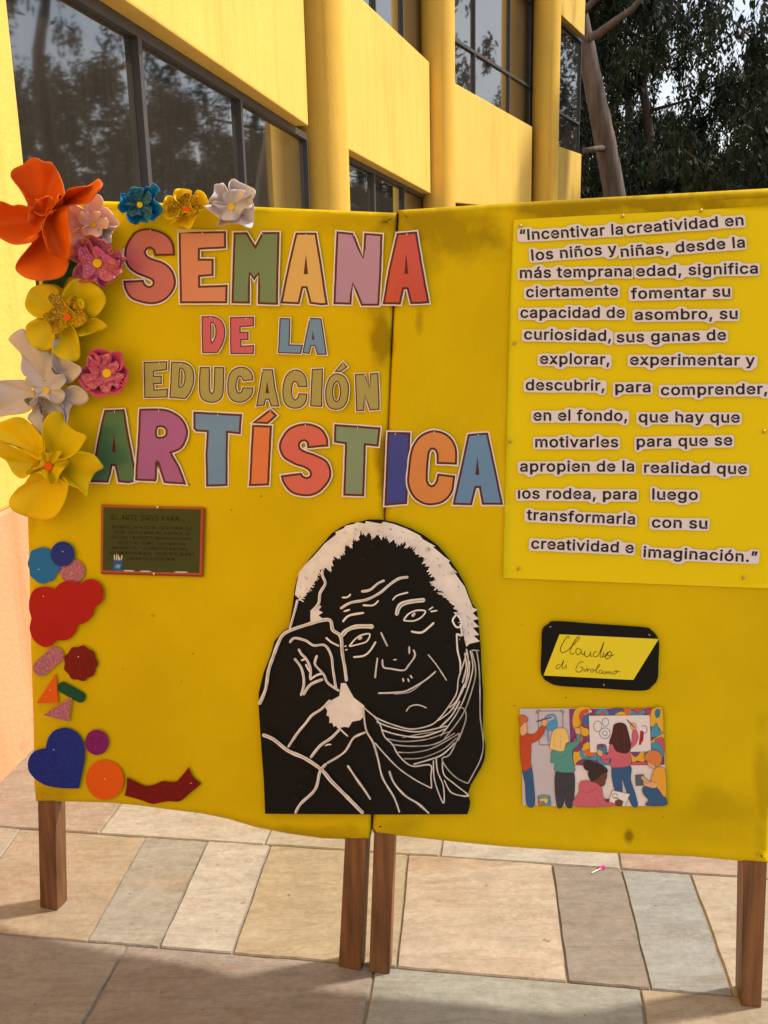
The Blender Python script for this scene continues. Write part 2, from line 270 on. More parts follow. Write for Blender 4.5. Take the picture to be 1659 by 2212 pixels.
# lettering: bold sans outlines, {character: [advance, loop, loop ...]} in 1/355 em
GLYPH = {'“':[150,[26,159,52,254,75,254,60,159],[87,159,114,254,137,254,122,159]],'”':[150,[26,159,41,254,75,254,49,159],[87,159,102,254,137,254,111,159]],',':[94,[19,-60,34,36,68,36,42,-60]],'.':[94,[42,-1,31,4,26,15,26,27,31,37,42,43,54,43,64,37,70,27,70,15,64,4,54,-1]],';':[94,[19,-60,34,36,68,36,42,-60],[46,136,36,142,30,152,30,164,36,174,46,180,58,180,68,174,74,164,74,152,68,142,58,136]],'ı':[83,[26,0,26,190,57,190,57,0]],'a':[195,[68,-4,47,2,30,14,19,32,15,54,18,73,26,87,46,100,133,117,137,123,136,142,130,153,120,161,98,165,75,161,55,146,50,137,20,146,32,165,48,179,66,188,104,192,135,184,150,175,161,160,168,139,168,0,138,0,138,26,136,26,121,8,100,-2],[96,23,114,29,127,40,135,54,138,69,138,95,61,77,52,70,47,59,48,41,59,29,78,23]],'b':[212,[104,-3,86,2,59,29,56,29,56,0,26,0,26,254,57,254,57,160,59,160,73,178,94,190,115,192,130,191,144,187,156,180,168,171,177,160,185,146,191,131,195,94,191,58,185,42,177,29,168,17,157,8,144,1,130,-3],[121,24,140,33,153,48,161,70,164,95,161,120,153,140,140,156,121,164,99,164,81,156,67,141,59,120,56,95,59,69,67,48,81,32,99,24]],'c':[198,[87,-3,72,1,58,8,46,17,36,29,28,43,22,58,18,75,18,113,22,130,28,146,36,159,46,171,58,180,72,187,87,191,122,191,146,182,165,167,178,146,181,138,151,131,139,152,116,164,92,164,81,161,65,148,54,129,49,106,49,81,54,59,65,40,81,28,110,24,135,33,150,54,152,59,181,51,171,28,153,11,130,0,113,-4]],'d':[212,[82,-3,68,1,56,8,44,17,35,29,27,42,22,58,17,94,22,131,27,146,35,160,45,171,56,180,69,187,83,191,109,192,126,186,153,160,155,160,155,254,186,254,186,0,156,0,156,29,153,29,139,11,118,-1,109,-3],[113,24,132,32,145,48,153,69,156,95,153,120,145,141,132,156,113,164,91,164,72,156,59,140,51,120,48,95,51,70,59,48,73,33,91,24]],'e':[202,[88,-3,73,1,58,8,46,17,36,29,28,42,22,58,18,75,18,112,22,129,28,145,36,159,46,170,58,180,71,187,86,191,113,192,133,187,151,177,167,162,179,141,185,113,186,85,37,85,37,110,169,110,155,101,152,124,144,143,131,157,113,164,92,164,73,157,59,143,51,125,48,105,49,75,55,53,67,37,85,26,114,23,133,29,147,41,153,53,182,45,174,27,160,13,141,2,119,-3]],'f':[127,[114,190,114,164,3,164,3,190],[40,0,41,226,48,243,60,255,76,262,121,260,114,234,97,237,82,234,74,225,71,209,71,0]],'g':[213,[90,-75,67,-70,49,-61,30,-42,25,-35,51,-20,65,-37,85,-47,103,-49,118,-47,130,-44,141,-38,149,-29,154,-17,156,34,153,34,139,16,118,5,97,2,83,4,69,7,56,13,45,22,35,32,28,45,22,60,18,77,18,114,22,131,27,147,35,160,45,171,56,180,69,187,83,191,109,192,127,186,154,159,157,159,157,190,186,190,185,-20,181,-33,175,-45,167,-54,145,-68,118,-74],[113,30,132,38,145,51,153,71,156,96,153,121,145,141,132,156,114,164,91,164,73,156,59,141,51,120,48,96,51,72,59,52,73,38,91,30]],'h':[205,[57,0,26,0,26,254,57,254,57,144,51,144,58,159,66,172,76,181,87,187,100,191,126,191,148,184,164,170,175,149,179,120,179,0,148,0,147,131,143,143,136,152,128,159,117,163,96,164,80,159,68,148,60,133,58,124]],'i':[83,[26,0,26,190,57,190,57,0],[36,222,27,227,21,236,21,247,27,256,36,261,47,261,57,256,62,247,62,236,57,227,47,222]],'j':[83,[26,190,57,190,56,-26,51,-45,40,-59,24,-68,-5,-71,-5,-43,9,-43,20,-36,26,-23],[36,222,27,227,21,236,21,247,27,256,36,261,47,261,57,256,62,247,62,236,57,227,47,222]],'l':[86,[28,0,28,262,58,262,58,0]],'m':[305,[26,0,26,190,56,190,56,148,54,148,61,166,72,179,94,191,110,193,123,192,134,187,144,180,151,171,157,160,160,147,156,147,163,164,175,178,190,187,208,192,229,192,249,186,264,173,275,154,278,128,278,0,248,0,247,139,243,149,236,156,219,164,201,165,187,160,177,151,170,139,168,124,168,0,137,0,136,140,132,148,126,156,110,164,92,165,73,156,63,145,58,129,57,0]],'n':[205,[57,0,26,0,26,190,56,190,56,144,51,144,58,159,66,172,76,181,87,187,100,191,126,191,147,184,164,170,175,149,179,120,179,0,148,0,147,131,143,143,136,152,128,159,117,163,96,164,80,159,68,148,60,133,58,124]],'o':[208,[104,-4,87,-3,72,1,58,8,46,17,36,29,28,43,22,58,18,75,18,113,22,130,28,146,36,159,46,171,58,180,72,187,87,191,104,192,120,191,136,187,149,180,161,171,171,159,180,146,186,130,189,113,189,75,186,58,180,43,171,29,161,17,149,8,136,1,120,-3],[116,24,126,28,143,40,154,59,159,81,159,106,154,129,143,148,126,161,104,165,81,161,65,148,54,129,49,106,49,81,54,59,65,40,81,28,92,24]],'p':[212,[26,-71,26,190,56,190,56,160,59,160,73,178,94,190,115,192,130,191,144,187,156,180,168,171,177,160,185,146,191,131,195,94,191,58,185,42,177,29,168,17,157,8,144,1,130,-3,104,-3,86,2,59,29,57,29,57,-71],[121,24,140,33,153,48,161,70,164,95,161,120,153,140,140,156,121,164,99,164,81,156,67,141,59,120,56,95,59,69,67,48,81,32,99,24]],'q':[212,[186,-71,155,-71,155,29,153,29,139,11,118,-1,98,-4,82,-3,68,1,56,8,44,17,35,29,27,42,22,58,17,94,22,131,27,146,35,160,45,171,56,180,69,187,83,191,109,192,126,186,153,160,156,160,156,190,186,190],[113,24,132,32,145,48,153,69,156,95,153,120,145,141,132,156,113,164,91,164,72,156,59,140,51,120,48,95,51,70,59,48,73,33,91,24]],'r':[130,[26,0,26,190,56,190,56,160,58,160,68,177,85,188,122,192,122,161,95,162,80,157,67,148,60,135,57,118,57,0]],'s':[182,[78,-3,56,2,38,12,25,27,18,47,47,53,55,36,70,26,91,23,113,26,129,37,133,44,133,58,127,68,115,75,59,90,46,96,36,104,29,113,25,124,24,147,33,166,48,180,69,189,94,192,117,190,136,182,149,170,159,154,162,145,134,139,127,152,114,163,94,166,74,163,59,153,56,146,55,132,62,122,76,114,131,100,143,93,153,86,160,76,164,66,165,43,156,24,140,9,118,-1,105,-3]],'t':[114,[102,190,102,164,3,164,3,190],[32,236,63,236,64,41,68,31,78,26,101,27,107,1,84,-2,69,-1,56,4,46,11,38,20,34,32,32,46]],'u':[205,[79,-2,57,5,41,20,30,41,26,69,26,190,57,190,58,58,62,47,68,37,77,31,88,26,109,26,125,31,137,41,145,57,148,76,148,190,179,190,179,0,149,0,149,46,154,46,147,30,139,18,129,8,117,2,105,-1]],'v':[195,[81,0,9,190,42,190,103,10,92,10,112,78,152,190,186,190,113,0]],'x':[189,[10,0,86,109,86,86,14,190,50,190,104,103,88,103,117,153,141,190,176,190,104,84,104,107,179,0,143,0,86,91,102,91,74,43,46,0]],'y':[195,[24,-69,31,-43,52,-44,65,-37,75,-18,81,-1,9,190,42,190,103,10,92,10,112,78,153,190,186,190,98,-38,83,-59,62,-70]],'z':[190,[21,0,21,23,127,161,24,161,24,190,166,190,166,165,63,28,169,28,169,0]],'ñ':[205,[57,0,26,0,26,190,56,190,56,144,51,144,58,159,66,172,76,181,87,187,100,191,126,191,147,184,164,170,175,149,179,120,179,0,148,0,147,131,143,143,136,152,128,159,117,163,96,164,80,159,68,148,60,133,58,124],[81,237,74,224,53,224,56,242,65,255,72,258,124,245,130,254,131,258,152,258,148,240,139,227,133,224]],'á':[195,[68,-4,47,2,30,14,19,32,15,54,18,73,26,87,46,100,133,117,137,123,136,142,130,153,120,161,98,165,75,161,55,146,50,137,20,146,32,165,48,179,66,188,104,192,135,184,150,175,161,160,168,139,168,0,138,0,138,26,136,26,121,8,100,-2],[96,23,114,29,127,40,135,54,138,69,138,95,61,77,52,70,47,59,48,41,59,29,78,23],[81,214,105,265,139,265,106,214]],'ó':[208,[104,-4,87,-3,72,1,58,8,46,17,36,29,28,43,22,58,18,75,18,113,22,130,28,146,36,159,46,171,58,180,72,187,87,191,104,192,120,191,136,187,149,180,161,171,171,159,180,146,186,130,189,113,189,75,186,58,180,43,171,29,161,17,149,8,136,1,120,-3],[116,24,126,28,143,40,154,59,159,81,159,106,154,129,143,148,126,161,104,165,81,161,65,148,54,129,49,106,49,81,54,59,65,40,81,28,92,24],[90,214,114,265,148,265,115,214]],'í':[83,[26,0,26,190,57,190,57,0],[28,214,52,265,86,265,53,214]],'A':[240,[8,0,101,254,138,254,231,0,198,0,116,239,123,239,95,151,43,0],[55,71,55,99,185,99,185,71]],'B':[228,[30,0,30,254,137,253,164,245,184,230,195,210,199,187,197,168,189,153,172,139,157,133,157,131,174,127,189,117,201,102,208,81,208,56,200,33,193,24,172,9,158,4,123,0],[62,29,140,30,154,34,165,40,172,48,176,58,177,77,171,92,160,104,144,113,124,115,62,115],[62,143,128,143,144,148,157,157,165,170,168,186,167,197,163,206,156,214,147,221,135,225,62,226]],'C':[255,[113,-2,93,4,75,12,59,25,46,40,35,58,27,78,22,101,20,127,22,153,27,176,35,197,46,215,59,230,75,242,93,251,113,256,146,257,170,252,191,242,210,228,224,209,234,187,236,174,204,174,195,197,179,214,158,224,134,228,119,227,105,223,92,216,80,207,71,196,62,182,57,166,53,148,53,107,57,88,63,72,71,59,80,47,92,38,105,32,119,28,150,28,172,36,190,51,202,72,204,80,236,80,229,56,217,36,201,19,181,7,159,-1,146,-3]],'D':[251,[48,0,48,29,127,30,144,34,159,40,171,49,182,61,189,75,195,90,200,128,195,165,190,180,182,194,172,205,160,214,145,221,129,225,47,226,47,254,136,253,157,248,176,239,192,228,206,213,217,196,225,175,229,153,231,128,229,102,224,80,217,59,206,42,192,27,175,15,156,7,134,2],[62,254,62,0,30,0,30,254]],'E':[209,[30,0,30,254,186,254,186,226,62,226,62,143,178,143,178,114,62,114,62,29,188,29,188,0]],'F':[205,[30,0,30,254,185,254,185,226,62,226,62,139,173,139,173,111,62,111,62,0]],'G':[260,[134,-3,113,-2,93,4,75,13,59,25,45,40,35,58,27,78,22,102,20,127,22,153,27,176,35,197,45,215,59,230,74,242,92,251,112,256,146,257,170,252,192,242,210,227,225,208,234,186,237,174,204,174,189,203,172,218,150,226,133,228,118,227,104,223,92,216,80,207,70,196,62,182,57,166,53,148,53,107,57,88,63,72,71,59,81,47,92,38,105,32,119,28,148,27,172,36,191,51,203,74,207,101,217,100,141,100,141,128,239,128,237,80,233,62,225,45,215,31,203,19,188,9,172,2,154,-2]],'H':[258,[30,0,30,254,62,254,62,144,196,144,196,254,228,254,228,0,196,0,196,116,62,116,62,0]],'I':[92,[30,0,30,254,62,254,62,0]],'L':[196,[30,0,30,254,62,254,62,29,181,29,181,0]],'M':[314,[30,0,30,254,76,254,161,24,154,24,176,94,238,254,284,254,284,0,252,0,253,229,256,229,228,145,171,0,143,0,56,229,59,229,61,0]],'N':[262,[30,0,30,254,68,254,207,27,202,27,199,97,199,254,232,254,232,0,193,0,54,226,60,227,62,145,62,0]],'O':[267,[133,-3,112,-2,93,4,75,12,59,25,46,40,35,58,27,78,22,101,20,127,22,153,27,176,35,197,46,215,59,230,75,242,93,251,112,256,133,258,155,256,174,251,192,242,208,230,221,215,232,197,240,176,245,153,247,127,245,101,240,78,232,58,221,40,208,25,192,12,174,4,155,-2],[133,26,148,28,162,32,175,38,186,47,196,58,204,72,210,88,214,106,214,148,210,166,204,182,196,196,186,207,175,216,162,223,148,227,133,228,119,227,105,223,92,216,81,207,71,196,63,182,57,166,53,148,53,106,57,88,63,72,71,58,81,47,92,38,105,32,119,28]],'P':[222,[30,0,30,254,136,253,152,250,166,244,178,236,187,226,195,215,203,189,203,159,195,133,187,121,178,112,166,104,152,98,136,94,55,93,55,121,129,122,149,128,162,139,170,155,172,174,170,193,162,208,148,219,129,225,62,226,62,0]],'Q':[267,[123,80,156,80,234,-24,200,-24],[133,-3,112,-2,93,4,75,12,59,25,46,40,35,58,27,78,22,101,20,127,22,153,27,176,35,197,46,215,59,230,75,242,93,251,112,256,133,258,155,256,174,251,192,242,208,230,221,215,232,197,240,176,245,153,247,127,245,101,240,78,232,58,221,40,208,25,192,12,174,4,155,-2],[133,26,148,28,162,32,175,38,186,47,196,58,204,72,210,88,214,106,214,148,210,166,204,182,196,196,186,207,175,216,162,223,148,227,133,228,119,227,105,223,92,216,81,207,71,196,63,182,57,166,53,148,53,106,57,88,63,72,71,58,81,47,92,38,105,32,119,28]],'R':[224,[30,0,30,254,136,253,153,250,167,244,178,237,188,227,195,217,204,191,204,161,195,136,188,125,178,116,166,109,152,103,118,99,48,99,48,128,129,128,149,133,162,143,170,158,173,176,170,194,162,209,149,220,129,225,62,226,62,0],[177,0,115,115,151,115,214,0]],'S':[223,[94,-3,64,5,41,20,32,30,25,42,19,68,52,68,57,51,68,38,83,29,112,25,133,27,151,34,165,46,172,61,172,77,166,89,148,102,72,126,56,135,43,145,34,156,28,170,26,186,27,200,31,213,37,224,57,242,83,254,114,258,145,254,170,242,189,224,195,213,200,189,169,189,166,201,160,211,151,219,140,225,127,228,102,229,84,224,70,215,61,203,58,188,61,173,78,158,164,128,186,113,197,99,203,80,203,56,199,43,193,32,185,21,174,13,162,5,147,0,130,-3]],'T':[224,[16,226,16,254,208,254,208,226,128,226,128,0,96,0,96,226]],'U':[259,[129,-4,110,-3,93,1,77,8,63,17,52,27,42,40,36,54,31,70,30,254,62,254,63,77,70,57,84,40,104,29,129,26,155,29,175,40,188,57,195,77,196,254,229,254,227,70,223,54,216,40,207,27,195,17,182,8,166,1,149,-3]],'V':[240,[102,0,8,254,42,254,124,15,117,15,145,103,197,254,231,254,139,0]],'X':[237,[9,0,109,142,109,118,15,254,52,254,122,146,116,146,149,200,187,254,223,254,129,119,129,143,228,0,191,0,115,116,122,116,91,65,46,0]],'Y':[236,[102,0,102,104,8,254,46,254,116,137,125,115,112,115,140,172,191,254,228,254,134,104,134,0]],'Z':[219,[21,0,21,23,170,238,174,227,20,226,20,254,198,254,198,231,49,17,45,27,200,29,200,0]],'Í':[92,[30,0,30,254,62,254,62,0],[34,279,58,329,92,329,59,279]],'Ú':[259,[129,-4,110,-3,93,1,77,8,63,17,52,27,42,40,36,54,31,70,30,254,62,254,63,77,70,57,84,40,104,29,129,26,155,29,175,40,188,57,195,77,196,254,229,254,227,70,223,54,216,40,207,27,195,17,182,8,166,1,149,-3],[116,279,140,329,174,329,141,279]],'Ó':[267,[133,-3,112,-2,93,4,75,12,59,25,46,40,35,58,27,78,22,101,20,127,22,153,27,176,35,197,46,215,59,230,75,242,93,251,112,256,133,258,155,256,174,251,192,242,208,230,221,215,232,197,240,176,245,153,247,127,245,101,240,78,232,58,221,40,208,25,192,12,174,4,155,-2],[133,26,148,28,162,32,175,38,186,47,196,58,204,72,210,88,214,106,214,148,210,166,204,182,196,196,186,207,175,216,162,223,148,227,133,228,119,227,105,223,92,216,81,207,71,196,63,182,57,166,53,148,53,106,57,88,63,72,71,58,81,47,92,38,105,32,119,28],[120,279,144,329,178,329,145,279]],'É':[209,[30,0,30,254,186,254,186,226,62,226,62,143,178,143,178,114,62,114,62,29,188,29,188,0],[95,279,119,329,153,329,121,279]],' ':[94]}
def glyphs(s, bold=0):
    V, F, x0 = [], [], 0.
    for ch in s:
        gl = GLYPH[ch]; loops = [np.array(l, float).reshape(-1, 2) for l in gl[1:]]
        inside = lambda q, l: sum((l[i][1] > q[1]) != (l[i - 1][1] > q[1]) and q[0] < (l[i - 1][0] - l[i][0]) * (q[1] - l[i][1]) / (l[i - 1][1] - l[i][1]) + l[i][0] for i in range(len(l))) % 2
        outer = [i for i, l in enumerate(loops) if not any(inside(l[0], m) for j, m in enumerate(loops) if j != i)]
        for i in outer:                                            # each island with its own holes
            isl = [loops[i]] + [m for j, m in enumerate(loops) if j not in outer and inside(m[0], loops[i])]; n0 = len(V)
            isl = [offset(l, (bold if k == 0 else -bold) * 355) for k, l in enumerate(isl)]
            for l in isl: V += [((x0 + x) / 355, y / 355) for x, y in l]
            F += [tuple(n0 + k for k in t) for t in geometry.tessellate_polygon([[Vector((x, y, 0)) for x, y in l] for l in isl])]
        x0 += gl[0] + 500 * bold + 3
    return np.array(V), F
def place_text(s, p0, p1, em, bold=.024):
    """text whose ink runs from p0 to p1 (baseline); em = height of one em; photograph coordinates"""
    v, f = glyphs(s, bold); p0, p1 = np.array(p0[:2], float), np.array(p1[:2], float)
    x = (v[:, 0] - v[:, 0].min()) / (v[:, 0].max() - v[:, 0].min()); L = np.linalg.norm(p1 - p0); t = (p1 - p0) / L; up = np.array([t[1], -t[0]])
    loc = np.stack([x * L, v[:, 1] * em], 1)
    return loc, f, p0, t, up
def add_text(bm, s, p0, p1, em, h, mi, bold=.024):
    loc, f, o, t, up = place_text(s, p0, p1, em, bold)
    vs = [bm.verts.new((*(o + t * a + up * b), h)) for a, b in loc]
    for q in f:
        try: bm.faces.new([vs[i] for i in q]).material_index = mi
        except ValueError: pass
    return loc, o, t, up
# ================================================================== THE SETTING
# ------------------------------------------------------------------ ground and flagstones
def ground():
    bm = bmesh.new()
    vs = [bm.verts.new((x, y, -.045)) for x, y in ((-400, -400), (400, -400), (400, 400), (-400, 400))]
    bm.faces.new(vs)
    link('ground', bm_mesh(bm, 'ground'), mat('earth', (.10, .075, .05), .95, .35, .6, .6, 20), kind='structure')
ground()

def stone_material():
    m = bpy.data.materials.new('flagstone'); m.use_nodes = True; n = m.node_tree; L = n.links.new; b = n.nodes['Principled BSDF']
    at = n.nodes.new('ShaderNodeAttribute'); at.attribute_name = 'tint'
    ar = n.nodes.new('ShaderNodeAttribute'); ar.attribute_name = 'rnd'
    tc = n.nodes.new('ShaderNodeTexCoord')
    sc = n.nodes.new('ShaderNodeVectorMath'); sc.operation = 'SCALE'; sc.inputs['Scale'].default_value = 37.; L(ar.outputs['Vector'], sc.inputs[0])
    ad = n.nodes.new('ShaderNodeVectorMath'); L(tc.outputs['Object'], ad.inputs[0]); L(sc.outputs[0], ad.inputs[1])
    def nz(scale, stretch, det=6, rough=.6, dist=0.):
        g = n.nodes.new('ShaderNodeMapping'); g.inputs['Scale'].default_value = stretch; L(ad.outputs[0], g.inputs[0])
        z = n.nodes.new('ShaderNodeTexNoise'); z.inputs['Scale'].default_value = scale; z.inputs['Detail'].default_value = det; z.inputs['Roughness'].default_value = rough; z.inputs['Distortion'].default_value = dist
        L(g.outputs[0], z.inputs[0]); return z
    def rng(s, a, b_, c, d):
        r = n.nodes.new('ShaderNodeMapRange'); r.inputs[1].default_value = a; r.inputs[2].default_value = b_; r.inputs[3].default_value = c; r.inputs[4].default_value = d; L(s, r.inputs[0]); return r.outputs[0]
    big = nz(2.2, (1.2, 4.5, 1), 7, .6, .6); fine = nz(55, (1, 1, 1), 4, .7); mid = nz(9, (1, 3, 1), 6, .65, .4); spots = nz(38, (1, 1, 1), 2, .5)
    def mul(a, s):
        v = n.nodes.new('ShaderNodeVectorMath'); v.operation = 'SCALE'; L(a, v.inputs[0]); L(s, v.inputs['Scale']); return v.outputs[0]
    c = mul(at.outputs['Color'], rng(mid.outputs[0], .32, .68, .85, 1.12)); c = mul(c, rng(fine.outputs[0], .3, .7, .86, 1.11))
    # iron-coloured bands of the bedding
    mxr = n.nodes.new('ShaderNodeMixRGB'); mxr.blend_type = 'MULTIPLY'; mxr.inputs[2].default_value = (.84, .69, .54, 1)
    L(rng(big.outputs[0], .53, .72, 0, .75), mxr.inputs[0]); L(c, mxr.inputs[1])
    # small dark specks
    mx2 = n.nodes.new('ShaderNodeMixRGB'); mx2.blend_type = 'MULTIPLY'; mx2.inputs[2].default_value = (.4, .35, .3, 1)
    L(rng(spots.outputs[0], .73, .78, 0, .7), mx2.inputs[0]); L(mxr.outputs[0], mx2.inputs[1])
    wv = nz(3.2, (.7, 5., 1), 9, .72, 1.6)
    vm = n.nodes.new('ShaderNodeMath'); vm.operation = 'SUBTRACT'; L(wv.outputs[0], vm.inputs[0]); vm.inputs[1].default_value = .5
    va_ = n.nodes.new('ShaderNodeMath'); va_.operation = 'ABSOLUTE'; L(vm.outputs[0], va_.inputs[0])
    mx3 = n.nodes.new('ShaderNodeMixRGB'); mx3.blend_type = 'MULTIPLY'; mx3.inputs[2].default_value = (.62, .52, .44, 1)
    L(rng(va_.outputs[0], .0, .022, .5, 0), mx3.inputs[0]); L(mx2.outputs[0], mx3.inputs[1])
    L(mx3.outputs[0], b.inputs['Base Color'])
    b.inputs['Roughness'].default_value = .62; b.inputs['Specular IOR Level'].default_value = .35
    bp = n.nodes.new('ShaderNodeBump'); bp.inputs['Strength'].default_value = .3; bp.inputs['Distance'].default_value = .005
    hm = n.nodes.new('ShaderNodeMath'); hm.operation = 'ADD'; L(fine.outputs[0], hm.inputs[0]); L(mid.outputs[0], hm.inputs[1]); L(hm.outputs[0], bp.inputs['Height']); L(bp.outputs[0], b.inputs['Normal'])
    return m
def pavement():
    eu = np.array([1, -.155]) / math.hypot(1, .155); ev = np.array([.155, 1]) / math.hypot(1, .155)
    uv = lambda q: (lambda p: (p[:2] @ eu, p[:2] @ ev))(on_floor(*q[:2]))
    r0 = np.mean([uv(q)[1] for q in z6([(0, 397), (640, 432), (1145, 463)]) + z7([(145, 265), (1055, 330), (1530, 360)])])
    r1 = np.mean([uv(q)[1] for q in z6([(0, 858), (545, 900), (1005, 935)]) + z7([(150, 725), (850, 790), (1515, 845)])])
    D = r0 - r1
    J = {0: [z6([(690 - 645, 447), (-260, 870)]), z6([(630, 435), (375, 885)]), z6([(897, 455), (690, 905)]), z6([(1168, 470), (1003, 932)]), z7([(200, 275), (155, 720)]), z7([(785, 315), (848, 790)]), z7([(1065, 335), (1185, 820)]), z7([(1345, 355), (1518, 845)])],
         1: [z6([(512, 290), (430, 415)]), z6([(1190, 320), (1145, 463)]), z7([(330, 205), (330, 272)]), z7([(1048, 268), (1062, 330)])],
         -1: [z6([(548, 900), (370, 1242)]), z6([(1610, 1040), (1578, 1242)]), z7([(1140, 825), (1180, 959)])]}
    cream, pink, grey, tan, blue, brown, ochre, white = (.36, .29, .215), (.325, .25, .185), (.295, .26, .21), (.325, .25, .17), (.265, .255, .23), (.25, .205, .165), (.335, .26, .165), (.385, .33, .265)
    K = {0: [cream, tan, grey, white, ochre, (.39, .305, .225), brown, blue, (.37, .295, .21)],
         1: [pink, white, (.38, .32, .23), (.41, .355, .295), (.36, .255, .19)],
         -1: [(.28, .24, .195), (.26, .21, .175), (.29, .275, .23), (.31, .24, .165)]}
    bm = bmesh.new(); tl = bm.loops.layers.float_color.new('tint'); rl = bm.loops.layers.float_color.new('rnd')
    rr = random.Random(11)
    def slab(ua, ub, va, vb, col):
        # ua, ub = (u at near edge, u at far edge)
        g = .0024
        q = [(ua[0] + g, va + g), (ub[0] - g, va + g), (ub[1] - g, vb - g), (ua[1] + g, vb - g)]
        n = len(bm.faces); zz = rr.uniform(-.0012, .0012)
        def side(a, b, k):     # slightly broken edges
            return [((a[0] * (1 - t) + b[0] * t) + rr.uniform(-.0016, .0016), (a[1] * (1 - t) + b[1] * t) + rr.uniform(-.0016, .0016)) for t in np.arange(k) / k]
        loop = sum((side(q[i], q[(i + 1) % 4], 9) for i in range(4)), [])
        ctr = (sum(p[0] for p in loop) / len(loop), sum(p[1] for p in loop) / len(loop))
        up = [bm.verts.new((*(eu * (p[0] + (ctr[0] - p[0]) * .012) + ev * (p[1] + (ctr[1] - p[1]) * .012)), zz)) for p in loop]
        lo = [bm.verts.new((*(eu * p[0] + ev * p[1]), zz - .004)) for p in loop]
        dn = [bm.verts.new((*(eu * p[0] + ev * p[1]), -.04)) for p in loop]
        fs = [bm.faces.new(up)]
        for i in range(len(loop)):
            j = (i + 1) % len(loop); fs.append(bm.faces.new((up[j], up[i], lo[i], lo[j]))); fs.append(bm.faces.new((lo[j], lo[i], dn[i], dn[j])))
        rv = (rr.random(), rr.random(), rr.random(), 1)
        for f in fs:
            for l in f.loops: l[tl] = (*col, 1); l[rl] = rv
    pal = [cream, pink, grey, tan, ochre, white, brown, cream, blue]
    for k in range(-9, 22):
        va = r1 + k * D; vb = va + D
        js = [(uv(p[1])[0], uv(p[0])[0]) for p in J.get(k, [])]; cols = list(K.get(k, []))
        if not js: u = rr.uniform(-.3, .3); js = [(u, u)]; cols = [rr.choice(pal), rr.choice(pal)]
        while js[-1][0] < 9: u = js[-1][1] + rr.choice([.17, .34, .42, .55]); js.append((u, u)); cols.append(rr.choice(pal))
        while js[0][0] > -5: u = js[0][1] - rr.choice([.17, .34, .42, .55]); js.insert(0, (u, u)); cols.insert(0, rr.choice(pal))
        for i in range(len(js) - 1):
            c = np.array(cols[min(i + 1, len(cols) - 1)]) * np.array([.92, .95, .99]) * rr.uniform(.95, 1.05)
            slab(js[i], js[i + 1], va, vb, c)
    sm = stone_material()
    link('pavement', bm_mesh(bm, 'pavement'), sm, origin=(0, 0, 0), kind='structure')
    bm = bmesh.new(); c = []
    for u, v in ((-7, r1 - 9.5 * D), (11, r1 - 9.5 * D), (11, r1 + 23 * D), (-7, r1 + 23 * D)): c.append(bm.verts.new((*(eu * u + ev * v), -.006)))
    bm.faces.new(c); link('joint_mortar', bm_mesh(bm, 'mortar'), mat('mortar', (.28, .225, .17), .95, .25, 40, .5, 200), kind='structure')
pavement()

# ------------------------------------------------------------------ the yellow building
def stucco(name, col, streak=.07):
    m = bpy.data.materials.new(name); m.use_nodes = True; n = m.node_tree; L = n.links.new; b = n.nodes['Principled BSDF']
    tc = n.nodes.new('ShaderNodeTexCoord')
    def nz(scale, stretch, det=6):
        g = n.nodes.new('ShaderNodeMapping'); g.inputs['Scale'].default_value = stretch; L(tc.outputs['Object'], g.inputs[0])
        z = n.nodes.new('ShaderNodeTexNoise'); z.inputs['Scale'].default_value = scale; z.inputs['Detail'].default_value = det; z.inputs['Roughness'].default_value = .6; L(g.outputs[0], z.inputs[0]); return z.outputs[0]
    def rng(s, a, b_, c, d):
        r = n.nodes.new('ShaderNodeMapRange'); r.inputs[1].default_value = a; r.inputs[2].default_value = b_; r.inputs[3].default_value = c; r.inputs[4].default_value = d; L(s, r.inputs[0]); return r.outputs[0]
    blot = nz(1.3, (1, 1, 1)); run = nz(3.0, (3.2, 3.2, .22), 5); fine = nz(60, (1, 1, 1), 4)
    v = n.nodes.new('ShaderNodeVectorMath'); v.operation = 'SCALE'; v.inputs[0].default_value = col; L(rng(blot, .3, .7, .93, 1.06), v.inputs['Scale'])
    mx = n.nodes.new('ShaderNodeMixRGB'); mx.blend_type = 'MULTIPLY'; mx.inputs[2].default_value = (.80, .68, .5, 1); L(rng(run, .5, .72, 0, streak * 6), mx.inputs[0]); L(v.outputs[0], mx.inputs[1])
    gr = nz(2.1, (6, 6, .1), 8); m5 = n.nodes.new('ShaderNodeMixRGB'); m5.blend_type = 'MULTIPLY'; m5.inputs[2].default_value = (.72, .62, .5, 1); L(rng(gr, .60, .74, 0, .6), m5.inputs[0]); L(mx.outputs[0], m5.inputs[1])
    sp = nz(9, (1, 1, 1), 3); m6 = n.nodes.new('ShaderNodeMixRGB'); m6.blend_type = 'MULTIPLY'; m6.inputs[2].default_value = (.8, .74, .66, 1); L(rng(sp, .66, .74, 0, .55), m6.inputs[0]); L(m5.outputs[0], m6.inputs[1])
    L(m6.outputs[0], b.inputs['Base Color']); b.inputs['Roughness'].default_value = .8; b.inputs['Specular IOR Level'].default_value = .2
    h = n.nodes.new('ShaderNodeMath'); h.operation = 'ADD'; L(fine, h.inputs[0]); L(nz(7, (1, 1, 1)), h.inputs[1])
    bp = n.nodes.new('ShaderNodeBump'); bp.inputs['Strength'].default_value = .2; bp.inputs['Distance'].default_value = .015; L(h.outputs[0], bp.inputs['Height']); L(bp.outputs[0], b.inputs['Normal'])
    return m
YEL = stucco('yellow_render', (.83, .535, .115)); YELC = stucco('yellow_column_paint', (.80, .485, .08), .05); SAL = stucco('salmon_render', (.72, .36, .19), .12)
FRAME = mat('dark_frame_paint', (.075, .068, .066), .45, .2, 5)
